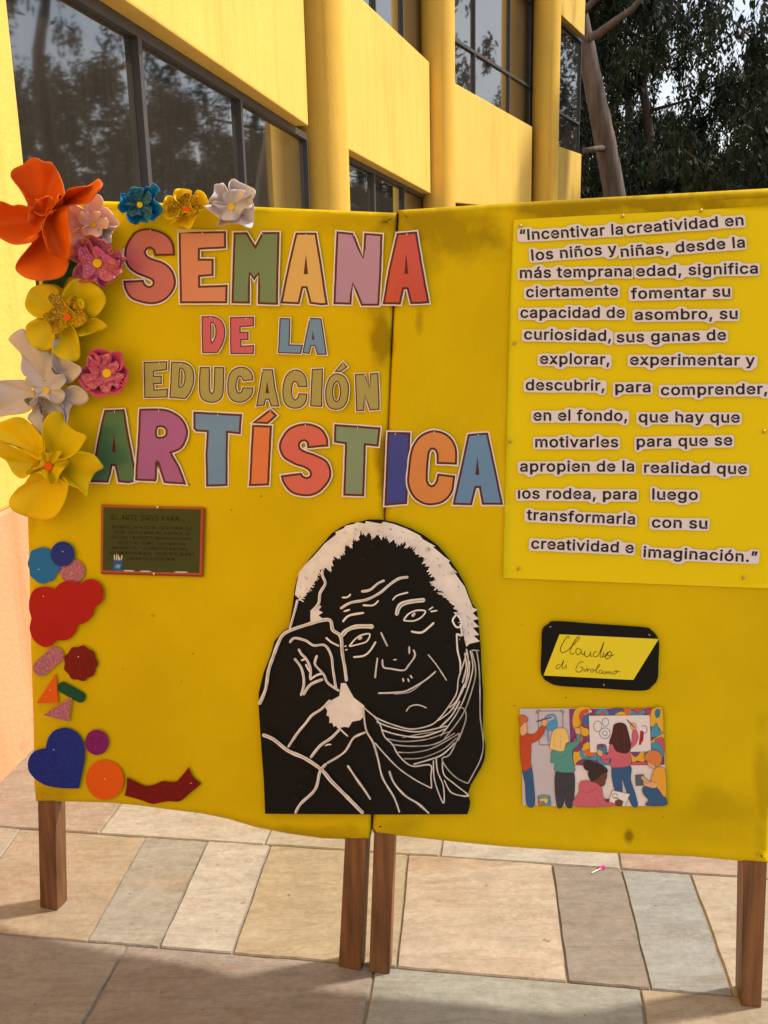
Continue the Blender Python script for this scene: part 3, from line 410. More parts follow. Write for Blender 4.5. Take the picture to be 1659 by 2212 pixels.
def glass():
    m = bpy.data.materials.new('window_glass'); m.use_nodes = True; n = m.node_tree; L = n.links.new; b = n.nodes['Principled BSDF']
    b.inputs['Base Color'].default_value = (.045, .037, .028, 1); b.inputs['Roughness'].default_value = .03; b.inputs['IOR'].default_value = 2.9
    tc = n.nodes.new('ShaderNodeTexCoord'); z = n.nodes.new('ShaderNodeTexNoise'); z.inputs['Scale'].default_value = 1.6; z.inputs['Detail'].default_value = 2
    L(tc.outputs['Object'], z.inputs[0]); bp = n.nodes.new('ShaderNodeBump'); bp.inputs['Strength'].default_value = .02; bp.inputs['Distance'].default_value = .03; L(z.outputs[0], bp.inputs['Height']); L(bp.outputs[0], b.inputs['Normal'])
    # dust runs
    g = n.nodes.new('ShaderNodeMapping'); g.inputs['Scale'].default_value = (8, 8, .8); L(tc.outputs['Object'], g.inputs[0]); z2 = n.nodes.new('ShaderNodeTexNoise'); z2.inputs['Scale'].default_value = 4; z2.inputs['Detail'].default_value = 6; L(g.outputs[0], z2.inputs[0])
    r = n.nodes.new('ShaderNodeValToRGB'); r.color_ramp.elements[0].position = .3; r.color_ramp.elements[0].color = (.034, .028, .022, 1); r.color_ramp.elements[1].position = .8; r.color_ramp.elements[1].color = (.052, .044, .034, 1)
    L(z2.outputs[0], r.inputs[0]); L(r.outputs[0], b.inputs['Base Color']); return m
GLASS = glass()

def building():
    A1 = np.array([-1.2, 2.7, 0]); B1 = np.array([-.495, 8.35, 0])
    bld = empty('yellow_building', (-1.2, 2.7, 0), label='two-storey yellow rendered building with round columns and dark window bands', cat='building')
    def V2(p): return np.array([p[0], p[1], 0.])
    def inward(a, b):
        d = V2(b) - V2(a); n = np.array([-d[1], d[0], 0]); return n / np.linalg.norm(n)       # to the left of the run = into the building
    def panel(name, a, b, za0, za1, zb0, zb1, t=.34, m=YEL, **k):
        """wall slab whose outer face runs a->b with its own heights at each end"""
        bm = bmesh.new(); i = inward(a, b)
        q = [(a[0], a[1], za0), (b[0], b[1], zb0), (b[0], b[1], zb1), (a[0], a[1], za1)]
        quad_prism(bm, q, i * t); bevel_all(bm, .012, 2)
        return link(name, bm_mesh(bm, name), m, bld, **k)
    def window(a, b, z0a, z1a, z0b, z1b, mull, transom=None, fw=.05):
        """frame in the plane a->b; mull = fractions along the run; transom = (z at a, z at b)"""
        a, b = V2(a), V2(b); i = inward(a, b); bm = bmesh.new(); zl = lambda t, za, zb: za + (zb - za) * t
        P = lambda t, z: (*((a + (b - a) * t)[:2]), z); L = np.linalg.norm(b - a)
        def bar(t0, z00, z01, t1, z10, z11, d=.06):
            quad_prism(bm, [P(t0, z00), P(t1, z10), P(t1, z11), P(t0, z01)], i * d)
        e = fw / L
        for t in [e / 2] + list(mull) + [1 - e / 2]:
            z0, z1 = zl(t, z0a, z0b) + fw, zl(t, z1a, z1b) - fw
            bar(t - e / 2, z0, z1, t + e / 2, z0, z1)
        bar(0, z1a - fw, z1a, 1, z1b - fw, z1b, .07); bar(0, z0a, z0a + fw, 1, z0b, z0b + fw, .07)
        if transom: bar(0, transom[0] - .02, transom[0] + .02, 1, transom[1] - .02, transom[1] + .02, .05)
        w_ = link('window', bm_mesh(bm, 'window'), FRAME, bld)
        bm = bmesh.new(); o = i * .035; ts = [0] + list(mull) + [1]
        for j in range(len(ts) - 1):       # panes sit at very slightly different angles
            w1, w2 = random.uniform(-.004, .004), random.uniform(-.004, .004); zs = [(0, 1)] if not transom else [(0, .4), (.4, 1)]
            t0, t1 = ts[j], ts[j + 1]
            vs = [bm.verts.new(Vector(P(t, z)) + Vector(o + i * ww)) for t, z, ww in ((t0, zl(t0, z0a, z0b), w1), (t1, zl(t1, z0a, z0b), w2), (t1, zl(t1, z1a, z1b), w2), (t0, zl(t0, z1a, z1b), w1))]
            bm.faces.new(vs)
        link('pane', bm_mesh(bm, 'pane'), GLASS, w_)
        return w_
    def column(c, r, z1=7.2):
        bm = bmesh.new(); n = 40; zs = np.linspace(-.04, z1, 14)
        rings = [[bm.verts.new((c[0] + r * math.cos(2 * math.pi * k / n), c[1] + r * math.sin(2 * math.pi * k / n), z)) for k in range(n)] for z in zs]
        for a, b in zip(rings, rings[1:]):
            for k in range(n): bm.faces.new((a[k], a[(k + 1) % n], b[(k + 1) % n], b[k]))
        bm.faces.new(rings[-1])
        me = bm_mesh(bm, 'column'); me.shade_smooth(); link('column', me, YELC, bld)
    line1 = lambda Y: A1 + (B1 - A1) * ((Y - A1[1]) / (B1[1] - A1[1]))
    n1 = np.cross(B1 - A1, [0, 0, 1.]); Yof = lambda x, y: on_plane(x, y, A1 + inward(A1, B1) * .10, n1)[1]
    # --- pier at the left of the frame, salmon dado below
    Ye = on_plane(33, 170, A1, n1)[1]; pa, pb = line1(-4.), line1(Ye)
    zd = on_plane(30, 1092, A1, np.cross(B1 - A1, [0, 0, 1]))[2]
    panel('wall', pa, pb, zd, 7.2, zd, 7.2, .4)
    o = inward(A1, B1) * -.004
    panel('painted_dado', pa + o, pb + o, -.04, zd, -.04, zd, .4, SAL)
    # --- bay 1 : head of the long ground-floor window, wall band above, sill wall below
    q0, q1 = line1(Ye + .02), line1(8.12)
    i1 = inward(A1, B1); z_l = at_y(655, 272, 8.12)[2]
    panel('wall_band', q0 + 0, q1, 2.575, 3.95, z_l, 3.95)
    panel('sill_wall', q0 + i1 * .1, q1 + i1 * .1, -.04, .9, -.04, .9, .25)
    g0, g1 = q0 + i1 * .10, line1(8.6) + i1 * .10
    window(g0, g1, .9, 2.575, .9, z_l, [(Yof(312, 220) - g0[1]) / (g1[1] - g0[1]), (Yof(527, 320) - g0[1]) / (g1[1] - g0[1])])
    window(q0 + i1 * .10, q1 + i1 * .10, 3.95, 5.7, 3.95, 5.7, [.3, .65]); panel('wall_band', q0, q1, 5.7, 7.2, 5.7, 7.2)
    # --- bays 2-4
    def bay(Ya, Yb, xa, xb, bot, top, gm, um, tr, head=(5.72, 5.84), glass_in=.11):
        a, b = at_y(*xa, Ya), at_y(*xb, Yb); i = inward(a, b)
        panel('wall_band', a, b, bot[0], top[0], bot[1], top[1])
        panel('sill_wall', a + i * .1, b + i * .1, -.04, .9, -.04, .9, .25)
        bw = b + (b - a) / np.linalg.norm(b - a) * .35
        window(a + i * glass_in, bw + i * glass_in, .9, bot[0], .9, bot[1], gm)
        window(a + i * glass_in, bw + i * glass_in, top[0], head[0], top[1], head[1], um, tr, .036)
        panel('wall_band', a, b, head[0], 7.2, head[1], 7.2)
        return a, b
    zz = lambda x, y, Y: at_y(x, y, Y)[2]
    b2 = bay(9.3, 12.85, (745, 326), (929, 300), (zz(753, 326, 9.6), zz(931, 418, 12.85)), (zz(815, 0, 10.2) - .04, zz(925, 134, 12.85)), [.35, .68], [.4, .7], None)
    b3 = bay(13.4, 17.6, (975, 175), (1150, 274), (zz(987, 439, 13.6), zz(987, 439, 13.6) + .1), (zz(979, 175, 13.4), zz(1145, 274, 17.6)), [.33, .66], [.30, .70], (zz(979, 66, 13.4), zz(1144, 181, 17.6)))
    b4 = bay(18.1, 20.6, (1198, 314), (1257, 300), (2.45, 2.5), (zz(1203, 314, 18.2), zz(1256, 333, 20.6)), [.5], [.02], (zz(1206, 232, 18.3), zz(1246, 256, 20.2)), (zz(1212, 30, 18.3), zz(1263, 78, 20.6)))
    def col_at(xl, xr, Y):
        l, r = at_y(xl, 220, Y), at_y(xr, 220, Y); return (l + r) / 2, (r[0] - l[0]) / 2
    c, r = col_at(641, 750, 8.85); column((c[0] - .0, c[1]), r)
    c, r = col_at(910, 983, 13.1); column(c, r)
    c, r = col_at(1150, 1208, 17.9); column(c, r)
    # --- closing walls and roof, away from the camera
    e0 = b4[1]; i4 = inward(*b4)
    pts = [pa, q1, b2[0], b2[1], b3[0], b3[1], b4[0], e0, e0 + i4 * 9, np.array([-9, 22, 0]), np.array([-10, -4, 0])]
    bm = bmesh.new(); up = [bm.verts.new((*(p + (inward(pa, q1) * .02 if k < 8 else 0))[:2], 7.21)) for k, p in enumerate(pts)]; dn = [bm.verts.new((v.co.x, v.co.y, 7.45)) for v in up]
    bm.faces.new(up[::-1]); bm.faces.new(dn)
    for k in range(len(pts)): bm.faces.new((up[k], up[(k + 1) % len(pts)], dn[(k + 1) % len(pts)], dn[k]))
    link('roof', bm_mesh(bm, 'roof'), YEL, bld)
    panel('end_wall', e0 + i4 * .35, e0 + i4 * 9, -.04, 7.2, -.04, 7.2, .3)
    panel('end_wall', e0 + i4 * 9, np.array([-9, 22, 0]), -.04, 7.2, -.04, 7.2, .3)
    panel('end_wall', np.array([-9, 22, 0]), np.array([-10, -4, 0]), -.04, 7.2, -.04, 7.2, .3)
    panel('end_wall', np.array([-10, -4, 0]), pa, -.04, 7.2, -.04, 7.2, .3)
building()

# ------------------------------------------------------------------ eucalyptus grove
LEAF = mat('eucalyptus_leaf', (.018, .025, .015), .6, .5, 1.2, spec=.18, trans=.2)
LEAF2 = mat('eucalyptus_leaf_young', (.036, .045, .02), .6, .5, 1.2, spec=.18, trans=.25)
BARK = mat('smooth_pink_bark', (.145, .112, .10), .9, .6, 1.6, .5, 18, stretch=(3.2, 3.2, .35), spec=.1)
BARKD = mat('dark_bark', (.075, .06, .048), .9, .4, 3, .6, 20, stretch=(3, 3, .4), spec=.1)
def leaves(centres, radii, per, size, rng, droop=.75):
    """hanging lance-shaped leaves round clump centres -> mesh"""
    C = np.repeat(centres, per, 0); R = np.repeat(radii, per)[:, None]; n = len(C)
    d = rng.normal(size=(n, 3)); d /= np.linalg.norm(d, axis=1)[:, None]
    p = C + d * R * rng.random((n, 1)) ** .5 * np.array([.72, .72, 1.7])
    ax = rng.normal(size=(n, 3)) * .55; ax[:, 2] -= droop * 1.5; ax /= np.linalg.norm(ax, axis=1)[:, None]
    sd = np.cross(ax, rng.normal(size=(n, 3))); sd /= np.linalg.norm(sd, axis=1)[:, None]
    L = size * rng.uniform(.6, 1.4, (n, 1)); W = L * rng.uniform(.13, .22, (n, 1))
    v = np.stack([p, p + ax * L * .45 + sd * W, p + ax * L, p + ax * L * .45 - sd * W], 1).reshape(-1, 3)
    me = bpy.data.meshes.new('crown'); me.vertices.add(4 * n); me.vertices.foreach_set('co', v.astype(np.float32).ravel())
    me.loops.add(4 * n); me.loops.foreach_set('vertex_index', np.arange(4 * n, dtype=np.int32)); me.polygons.add(n)
    me.polygons.foreach_set('loop_start', np.arange(0, 4 * n, 4, dtype=np.int32))
    me.polygons.foreach_set('material_index', (np.repeat(rng.random(len(centres)), per) < .3).astype(np.int32))
    me.update(); me.validate(); return me
def make_tree(name, seed, H, spread, trunk_pts=None, tr=.28, bark=None, clumps=150, per=55, size=.42, base_frac=.18, **k):
    rng = np.random.default_rng(seed); rd = random.Random(seed); bark = bark or BARKD
    root = empty(name, (0, 0, 0), **k)
    trunk_pts = trunk_pts or [(0, 0, -.1), (rd.uniform(-.3, .3), rd.uniform(-.3, .3), H * .3), (rd.uniform(-.6, .6), rd.uniform(-.6, .6), H * .6), (rd.uniform(-.8, .8), rd.uniform(-.8, .8), H * .95)]
    bm = bmesh.new(); c = crom([(p[0], p[1]) for p in trunk_pts], False, 1e9)
    P = np.array(trunk_pts, float); tt = np.linspace(0, len(P) - 1, 14); q = np.stack([np.interp(tt, range(len(P)), P[:, j]) for j in range(3)], 1)
    tube(bm, q, [tr * (1 - .8 * i / 13) for i in range(14)], 10)
    cen, rad = [], []
    for b in range(int(H * 1.5)):
        z = H * rd.uniform(base_frac, .97); s = z / H; o = np.array([np.interp(z, q[:, 2], q[:, j]) for j in range(3)])
        a = rd.uniform(0, 2 * math.pi); L = spread * rd.uniform(.55, 1.1) * (1.15 - .75 * s ** 2)
        e = o + np.array([math.cos(a) * L, math.sin(a) * L, L * rd.uniform(.15, .7)]); m = (o + e) / 2 + np.array([0, 0, -.08 * L])
        tube(bm, [o, m, e], [tr * .34 * (1 - .6 * s), tr * .2 * (1 - .6 * s), .02], 6)
        for j in range(max(2, clumps // int(H * 1.5))):
            t = rd.uniform(.3, 1.1); cen.append(o + (e - o) * t + rng.normal(size=3) * spread * .16 + np.array([0, 0, -.25])); rad.append(rd.uniform(.35, .95) * spread / 5.2)
    me = bm_mesh(bm, 'trunk'); me.shade_smooth(); t_ = bpy.data.objects.new('trunk', me); me.materials.append(bark); COL.objects.link(t_); t_.parent = root
    lm = leaves(np.array(cen), np.array(rad), per, size, rng); lm.materials.append(LEAF); lm.materials.append(LEAF2)
    c_ = bpy.data.objects.new('crown', lm); COL.objects.link(c_); c_.parent = root
    return root
def copy_tree(o):
    c = o.copy(); COL.objects.link(c)
    for ch in o.children:
        d = ch.copy(); COL.objects.link(d); d.parent = c
    return c
def grove():
    # the near eucalyptus with the smooth leaning trunk beside the building
    base, Y = at_y(1330, 425, 24), 24.
    pts = [(1345, 640), (1328, 425), (1312, 330), (1288, 215), (1268, 110), (1250, 20), (1225, -150), (1215, -330)]
    W = np.array([at_y(x, y, Y + 0.02 * i) for i, (x, y) in enumerate(pts)]); O = W[0].copy(); O[2] = 0; W[0][2] = -.1
    root = empty('eucalyptus_tree', O, label='eucalyptus with a bare pinkish leaning trunk right beside the building corner', cat='tree', group='eucalyptus trees behind the board')
    bm = bmesh.new(); tt = np.linspace(0, len(W) - 1, 30); q = np.stack([np.interp(tt, range(len(W)), W[:, j]) for j in range(3)], 1)
    tube(bm, q, [.29 - .15 * i / 29 for i in range(30)], 16, jitter=.05)
    for lp, r in (([(1262, 85), (1290, 75), (1330, 45), (1365, 20), (1395, -15)], .105), ([(1266, 20), (1275, 10), (1310, -30)], .08), ([(1315, 318), (1290, 322), (1262, 326)], .085)):
        w_ = np.array([at_y(x, y, Y - .3 * i) for i, (x, y) in enumerate(lp)]); tube(bm, w_, [r * (1 - .12 * i) for i in range(len(lp))], 9, jitter=.05)
    me = bm_mesh(bm, 'trunk'); link('trunk', me, BARK, root, origin=O, smooth=True)
    rng = np.random.default_rng(3); cen = []
    for x, y in ((1410, -60), (1400, 10), (1350, -60), (1300, -110), (1250, -200), (1440, -120), (1230, -330), (1180, -260), (1300, -240), (1380, -300)):
        for _ in range(4): cen.append(at_y(x + rng.normal() * 28, y + rng.normal() * 28, Y + rng.uniform(.5, 4)))
    lm = leaves(np.array(cen), rng.uniform(.3, .6, len(cen)), 90, .22, rng); link('crown', lm, [LEAF, LEAF2], root, origin=O)
    kinds = [('a', 12.5, 3.0, .25, 260), ('b', 15.5, 2.7, .24, 210), ('c', 10.5, 3.4, .3, 270)]
    protos = []
    spots = [  # degrees right of straight ahead, distance, kind, scale
        (11.2, 30, 0, .95), (13.2, 34, 2, 1.0), (15.0, 29, 0, .9), (17.6, 33, 2, .52), (19.6, 30, 2, .64), (21.3, 31, 0, .55), (22.6, 20.5, 2, .88), (26.5, 24, 2, .6), (33, 27, 0, .5), (38, 31, 2, .5), (40, 31, 2, .62), (46, 36, 0, .6),
        (12.2, 44, 1, .9), (15.2, 47, 2, .75), (17.2, 45, 2, .6), (19, 47, 2, .58), (21.4, 44, 2, .62), (24, 46, 2, .5), (28, 47, 2, .65), (9, 40, 0, 1.0)]
    where = ['left of the open sky gap', 'under the sky gap', 'at the right edge of the photo', 'far back among the trunks']
    for i, (az, d, kd, sc) in enumerate(spots):
        lb, H, sp, tr, cl = kinds[kd]
        if kd not in [p[0] for p in protos]:
            r_ = make_tree('eucalyptus_tree', 40 + kd, H, sp, tr=tr, clumps=cl, per=80, size=.195); protos.append((kd, r_)); o = r_
        else: o = copy_tree([p[1] for p in protos if p[0] == kd][0])
        a = math.radians(az); o.location = (d * math.sin(a), d * math.cos(a), 0); o.rotation_euler = (0, 0, i * 2.39); o.scale = (sc, sc, sc)
        tag(o, None, 'tree', 'eucalyptus trees behind the board')
        o['label'] = ''
        o['_k'] = kd
    return spots
grove()
order = ['first', 'second', 'third', 'fourth', 'fifth', 'sixth', 'seventh', 'eighth', 'ninth']
KL = ['dark eucalyptus with a dense hanging crown', 'tall slim eucalyptus with an open crown', 'broad eucalyptus with low hanging boughs']
for kd in range(3):
    ts = sorted([o for o in COL.objects if o.get('_k') == kd], key=lambda o: o.location.x / o.location.y)
    for j, o in enumerate(ts):
        o['label'] = KL[kd] + ', ' + (order[j] if j < 9 else 'last') + ' of its shape from the building'
        del o['_k']
# ================================================================== THE TWO DISPLAY PANELS
def cloth_material():
    m = bpy.data.materials.new('yellow_cloth'); m.use_nodes = True; n = m.node_tree; L = n.links.new; b = n.nodes['Principled BSDF']
    uv = n.nodes.new('ShaderNodeUVMap'); uv.uv_map = 'UVMap'; tc = n.nodes.new('ShaderNodeTexCoord')
    def nz(scale, det=5, src=None, stretch=None):
        g = n.nodes.new('ShaderNodeMapping'); L((src or uv.outputs[0]), g.inputs[0])
        if stretch: g.inputs['Scale'].default_value = stretch
        z = n.nodes.new('ShaderNodeTexNoise'); z.inputs['Scale'].default_value = scale; z.inputs['Detail'].default_value = det; L(g.outputs[0], z.inputs[0]); return z.outputs[0]
    def rng(s, a, b_, c, d):
        r = n.nodes.new('ShaderNodeMapRange'); r.inputs[1].default_value = a; r.inputs[2].default_value = b_; r.inputs[3].default_value = c; r.inputs[4].default_value = d; L(s, r.inputs[0]); return r.outputs[0]
    def math_(op, a, b_):
        k = n.nodes.new('ShaderNodeMath'); k.operation = op
        for i, x in enumerate((a, b_)):
            if isinstance(x, (int, float)): k.inputs[i].default_value = x
            else: L(x, k.inputs[i])
        return k.outputs[0]
    blot = nz(5.); grime_shade = nz(14., 7); weave = nz(900, 2)
    stains_hem_shade = [(960, 485, 190, 75, .7), (905, 560, 60, 90, .45), (1290, 440, 560, 34, .85), (1000, 530, 90, 50, .35), (824, 730, 24, 85, .8), (832, 1010, 20, 95, .95), (800, 560, 70, 150, .35), (815, 660, 30, 40, .5),
              (905, 690, 10, 30, .5), (1570, 1745, 140, 45, .32), (1648, 1700, 26, 160, .4), (1480, 1775, 220, 60, .16), (1358, 1805, 11, 17, 1.0), (700, 1800, 120, 22, .4), (110, 1715, 60, 18, .35), (860, 1785, 60, 20, .4), (60, 1130, 20, 60, .3), (520, 450, 300, 14, .35), (760, 475, 120, 40, .3), (330, 1330, 6, 4, .5), (620, 1690, 60, 20, .2)]  # hem marks at the left panel's bottom corners are painted fold shading, others stains
    acc = None
    for cx, cy, rx, ry, s in stains_hem_shade:
        g = n.nodes.new('ShaderNodeMapping'); g.inputs['Location'].default_value = (-cx / rx, -cy / ry, 0); g.inputs['Scale'].default_value = (1000 / rx, 1000 / ry, 0); L(uv.outputs[0], g.inputs[0])
        ln = n.nodes.new('ShaderNodeVectorMath'); ln.operation = 'LENGTH'; L(g.outputs[0], ln.inputs[0])
        v = rng(math_('ADD', ln.outputs['Value'], rng(grime_shade, .3, .7, .45, -.45)), .35, 1.15, s, 0.)
        acc = v if acc is None else math_('MAXIMUM', acc, v)
    # faint specks
    vo = n.nodes.new('ShaderNodeTexVoronoi'); vo.inputs['Scale'].default_value = 16; L(uv.outputs[0], vo.inputs[0])
    sp = math_('MULTIPLY', rng(vo.outputs['Distance'], .03, .055, .7, 0.), rng(nz(3), .5, .56, 0, 1))
    acc = math_('MAXIMUM', acc, sp)
    v = n.nodes.new('ShaderNodeVectorMath'); v.operation = 'SCALE'; v.inputs[0].default_value = (.67, .485, .001); L(math_('MULTIPLY', rng(blot, .3, .7, .93, 1.06), rng(weave, .3, .7, .96, 1.04)), v.inputs['Scale'])
    mx = n.nodes.new('ShaderNodeMixRGB'); mx.blend_type = 'MULTIPLY'; mx.inputs[2].default_value = (.42, .37, .5, 1); L(acc, mx.inputs[0]); L(v.outputs[0], mx.inputs[1]); L(mx.outputs[0], b.inputs['Base Color'])
    b.inputs['Roughness'].default_value = .75; b.inputs['Specular IOR Level'].default_value = .12
    bp = n.nodes.new('ShaderNodeBump'); bp.inputs['Strength'].default_value = .5; bp.inputs['Distance'].default_value = .014
    crease = nz(5, 3, stretch=(1.4, .5, 1)); edge = nz(9, 4, stretch=(2.5, .35, 1))
    L(math_('ADD', math_('ADD', math_('MULTIPLY', crease, 1.2), math_('MULTIPLY', edge, .5)), math_('MULTIPLY', weave, .06)), bp.inputs['Height']); L(bp.outputs[0], b.inputs['Normal'])
    return m
CLOTH = cloth_material()
def wood():
    m = mat('brown_varnished_wood', (.185, .080, .030), .45, .75, 5, .4, 60, stretch=(9, 9, .5), spec=.4); return m
WOOD = wood()
PIN = mat('pin_head', (.75, .70, .62), .25, .02, spec=.6)

def cloth_panel(parent, panel, outline, depth=.032):
    o = np.array(outline, float); bk = np.array([(x + (3.2 * (1 if panel == 0 else -1) if abs(x - fold_x(y)) < 16 else 0), y) for x, y in o]); rings = [(bk, -depth), (o, -.010), (offset(o, -3.), -.0035), (offset(o, -9.), -.0008), (offset(o, -18.), 0.)]
    bm = bmesh.new(); V = [[bm.verts.new((x, y, h)) for x, y in r] for r, h in rings]; N = len(o)
    for a, b in zip(V, V[1:]):
        for i in range(N): bm.faces.new((a[i], a[(i + 1) % N], b[(i + 1) % N], b[i]))
    for t in geometry.tessellate_polygon([[Vector((x, y, 0)) for x, y in rings[-1][0]]]): bm.faces.new([V[-1][i] for i in t])
    for t in geometry.tessellate_polygon([[Vector((x, y, 0)) for x, y in bk]]): bm.faces.new([V[0][i] for i in t][::-1])
    yb = lambda x: np.interp(x, [78, 240, 494, 795, 809, 1100, 1659], [1732, 1734, 1769, 1811, 1800, 1829, 1864])
    def hf(x, y):
        d = yb(x) - y
        hem = .004 * math.exp(-(d / 22) ** 2) * (.6 + noise.noise((x * .012, 3.3, panel))) if d > -5 else 0
        return .0014 * noise.noise((x * .006, y * .004, panel * 7)) + hem
    return flat_bm('cloth_cover', bm, [CLOTH], parent, panel, hf, 26, True)
def leg(parent, panel, front, back_px, depth):
    """front: 4 image corners of the front face, on the panel's own plane, standing on the ground"""
    a, n = PLANES[panel]; bm = bmesh.new()
    q = [B(x, y, -.004, panel) for x, y in front]
    # run up behind the cloth and down to the ground
    zt = .95
    for lo, hi in ((1, 0), (2, 3)):
        d = q[hi] - q[lo]; q[lo] = q[lo] - d * ((q[lo][2] - 0.0) / d[2]); q[hi] = q[lo] + d * (zt / d[2])
    back = np.array([-n[0], -n[1], 0]); back /= np.linalg.norm(back)
    quad_prism(bm, [q[0], q[1], q[2], q[3]], back * depth); bevel_all(bm, .0025, 2)
    for e in bm.verts:
        e.co += Vector((noise.noise(e.co * 9), noise.noise(e.co * 9 + Vector((5, 1, 2))), 0)) * .0015
    return link('leg', bm_mesh(bm, 'leg'), WOOD, parent)
def dense(pts, step=14):
    res = []
    for i, p in enumerate(pts):
        q = pts[(i + 1) % len(pts)]; m = max(1, int(math.hypot(q[0] - p[0], q[1] - p[1]) / step))
        res += [(p[0] + (q[0] - p[0]) * k / m, p[1] + (q[1] - p[1]) * k / m) for k in range(m)]
    return res
def panels():
    L1 = [(97, 431), (229, 435), (400, 440), (600, 449), (760, 456), (857, 460), (845, 734), (839, 895), (830, 1114), (816, 1450), (800, 1795), (797, 1811), (760, 1813), (700, 1811), (625, 1801), (550, 1786), (494, 1769), (435, 1757), (385, 1751), (310, 1741), (241, 1734), (140, 1731), (78, 1731), (74, 1690), (73, 1600), (72, 1550), (67, 1400), (63, 1210), (60, 1119), (70, 860), (85, 607)]
    L2 = [(862, 454), (980, 446), (1110, 438), (1258, 429), (1460, 418), (1712, 404), (1690, 1000), (1672, 1500), (1660, 1864), (1593, 1859), (1494, 1850), (1307, 1842), (1200, 1836), (1094, 1829), (980, 1818), (881, 1807), (830, 1802), (811, 1800), (806, 1790), (815, 1600), (834.5, 1050), (841.5, 880)]
    roots = []
    for pn, o, lb in ((0, L1, 'left display panel in stained yellow cloth carrying the foam flowers and the paper letters'), (1, L2, 'right display panel in stained yellow cloth carrying the long quotation sheet')):
        b = on_floor(*((430, 2030) if pn == 0 else (1220, 2145)))
        r = empty('display_panel', b, label=lb, cat='display board', group='yellow cloth display panels'); roots.append(r)
        cloth_panel(r, pn, dense(o))
    leg(roots[0], 0, [(81, 1733), (86, 1965), (123, 1969), (118, 1733)], None, .042)
    leg(roots[0], 0, [(745, 1813), (731, 2093), (779, 2100), (791, 1813)], None, .036)
    leg(roots[1], 1, [(808, 1802), (797, 2110), (842, 2112), (853, 1807)], None, .036)
    leg(roots[1], 1, [(1606, 1865), (1600, 2178), (1645, 2179), (1658, 1865)], None, .06)
    return roots
PANEL_L, PANEL_R = panels()

# ================================================================== PAPER LETTERS
PAPER = mat('white_paper', (.78, .73, .76), .5, .03, 8, spec=.35)
MAROON = mat('maroon_print', srgb(86, 24, 24), .4, .06, 30, spec=.4)
def lam(name, rgb): return mat(name, tuple(c * .80 + .04 for c in srgb(*rgb)), .25, .06, 9, spec=.42)
letter_n = [0]
def letter(ch, word, mname, rgb, T, outline, smooth, where, holes=(), tri=(), accent=None, mw=4.6, ww=3.0):
    col = lam(mname, rgb); i = letter_n[0]; letter_n[0] += 1
    h0 = .0028 + .0011 * (i % 3)
    sh = lambda p: crom(T(p), True, 5.) if smooth else np.array(dense([q[:2] for q in T(p)], 16))
    out_ = [wob(sh(outline), .7, .045, i)] + ([wob(sh(accent) if not smooth else np.array(dense([q[:2] for q in T(accent)], 16)), .5, .05, i + .5)] if accent else [])
    hol = [crom(T(p), True, 4.) if len(p) > 5 else np.array(dense([q[:2] for q in T(p)], 9)) for p in holes]
    Ls = []
    for k, o in enumerate(out_):
        hs = hol if k == 0 else []
        dh = .00012 * k
        Ls.append(([wob(offset(o, ww), .8, .06, i + 3)] + [offset(x, -ww * .8) for x in hs], h0 + dh, 0, 1))
        Ls.append(([o] + hs, h0 + .0003 + dh, 1, 0))
        Ls.append(([offset(o, -mw)] + [offset(x, mw) for x in hs], h0 + .0006 + dh, 2, 0))
    for t in tri: Ls.append(([T(t)], h0 + .0009, 1, 0))
    cx, cy = np.mean(out_[0], 0); ph = random.uniform(0, 6)
    o = flat('paper_letter', Ls, [PAPER, MAROON, col], thick=.0012, hfun=lambda x, y: .0011 * math.sin((x - cx) * .03 + ph) + .0009 * math.sin((y - cy) * .035 + ph * 2),
             grid=22, label=where, cat='letter', group='cut paper letters of the title')
    # pin that holds it, at the top edge
    j = int(np.argmin(out_[-1][:, 1] + np.abs(out_[-1][:, 0] - out_[-1][:, 0].mean()) * .12)); px, py = out_[-1][j]
    bm = bmesh.new(); ribbon(bm, [(px, py + 2.), (px + .6, py + 6.5)], 1.5, h0 + .0042, 0)
    flat_bm('pin', bm, [PIN], parent=o)
    return o

letter('S', 'SEMANA', 'dusty_pink_print', (206, 98, 104), zB, [(402, 185, 1), (395, 130), (360, 85), (285, 58), (215, 75), (172, 140), (165, 190), (180, 235), (215, 266), (262, 287), (292, 301), (296, 318), (282, 328), (264, 318), (255, 297, 1), (161, 303, 1), (168, 345), (202, 390), (282, 412), (350, 397), (395, 350), (406, 305), (390, 252), (350, 217), (305, 200), (276, 186), (266, 168), (280, 152), (298, 160), (306, 187, 1)], True, 'dusty pink paper letter S, first of the big word SEMANA')
letter('E', 'SEMANA', 'salmon_print', (226, 138, 108), zB, [(418, 72), (640, 72), (640, 152), (518, 158), (518, 200), (582, 200), (582, 280), (520, 285), (520, 325), (648, 322), (645, 408), (425, 408)], False, 'salmon paper letter E in the big word SEMANA')
letter('M', 'SEMANA', 'sage_green_print', (104, 136, 100), zB, [(675, 78), (738, 76), (776, 137), (808, 76), (890, 75), (885, 250), (882, 415), (788, 412), (790, 275), (771, 303), (752, 275), (752, 410), (665, 408)], False, 'sage green paper letter M in the big word SEMANA')
letter('A', 'SEMANA', 'cream_print', (234, 188, 108), zB, [(965, 78), (1062, 78), (1085, 220), (1115, 415), (1085, 418), (1030, 410), (1012, 338), (1000, 338), (982, 412), (893, 408), (925, 250)], False, 'cream coloured paper letter A in the middle of the big word SEMANA', tri=[[(1013, 180), (1022, 272), (1002, 272)]])
letter('N', 'SEMANA', 'lavender_print', (188, 142, 192), zB, [(1155, 72), (1235, 80), (1278, 190), (1285, 80), (1370, 85), (1365, 250), (1355, 420), (1270, 420), (1232, 320), (1225, 415), (1140, 412)], False, 'lavender paper letter N in the big word SEMANA')
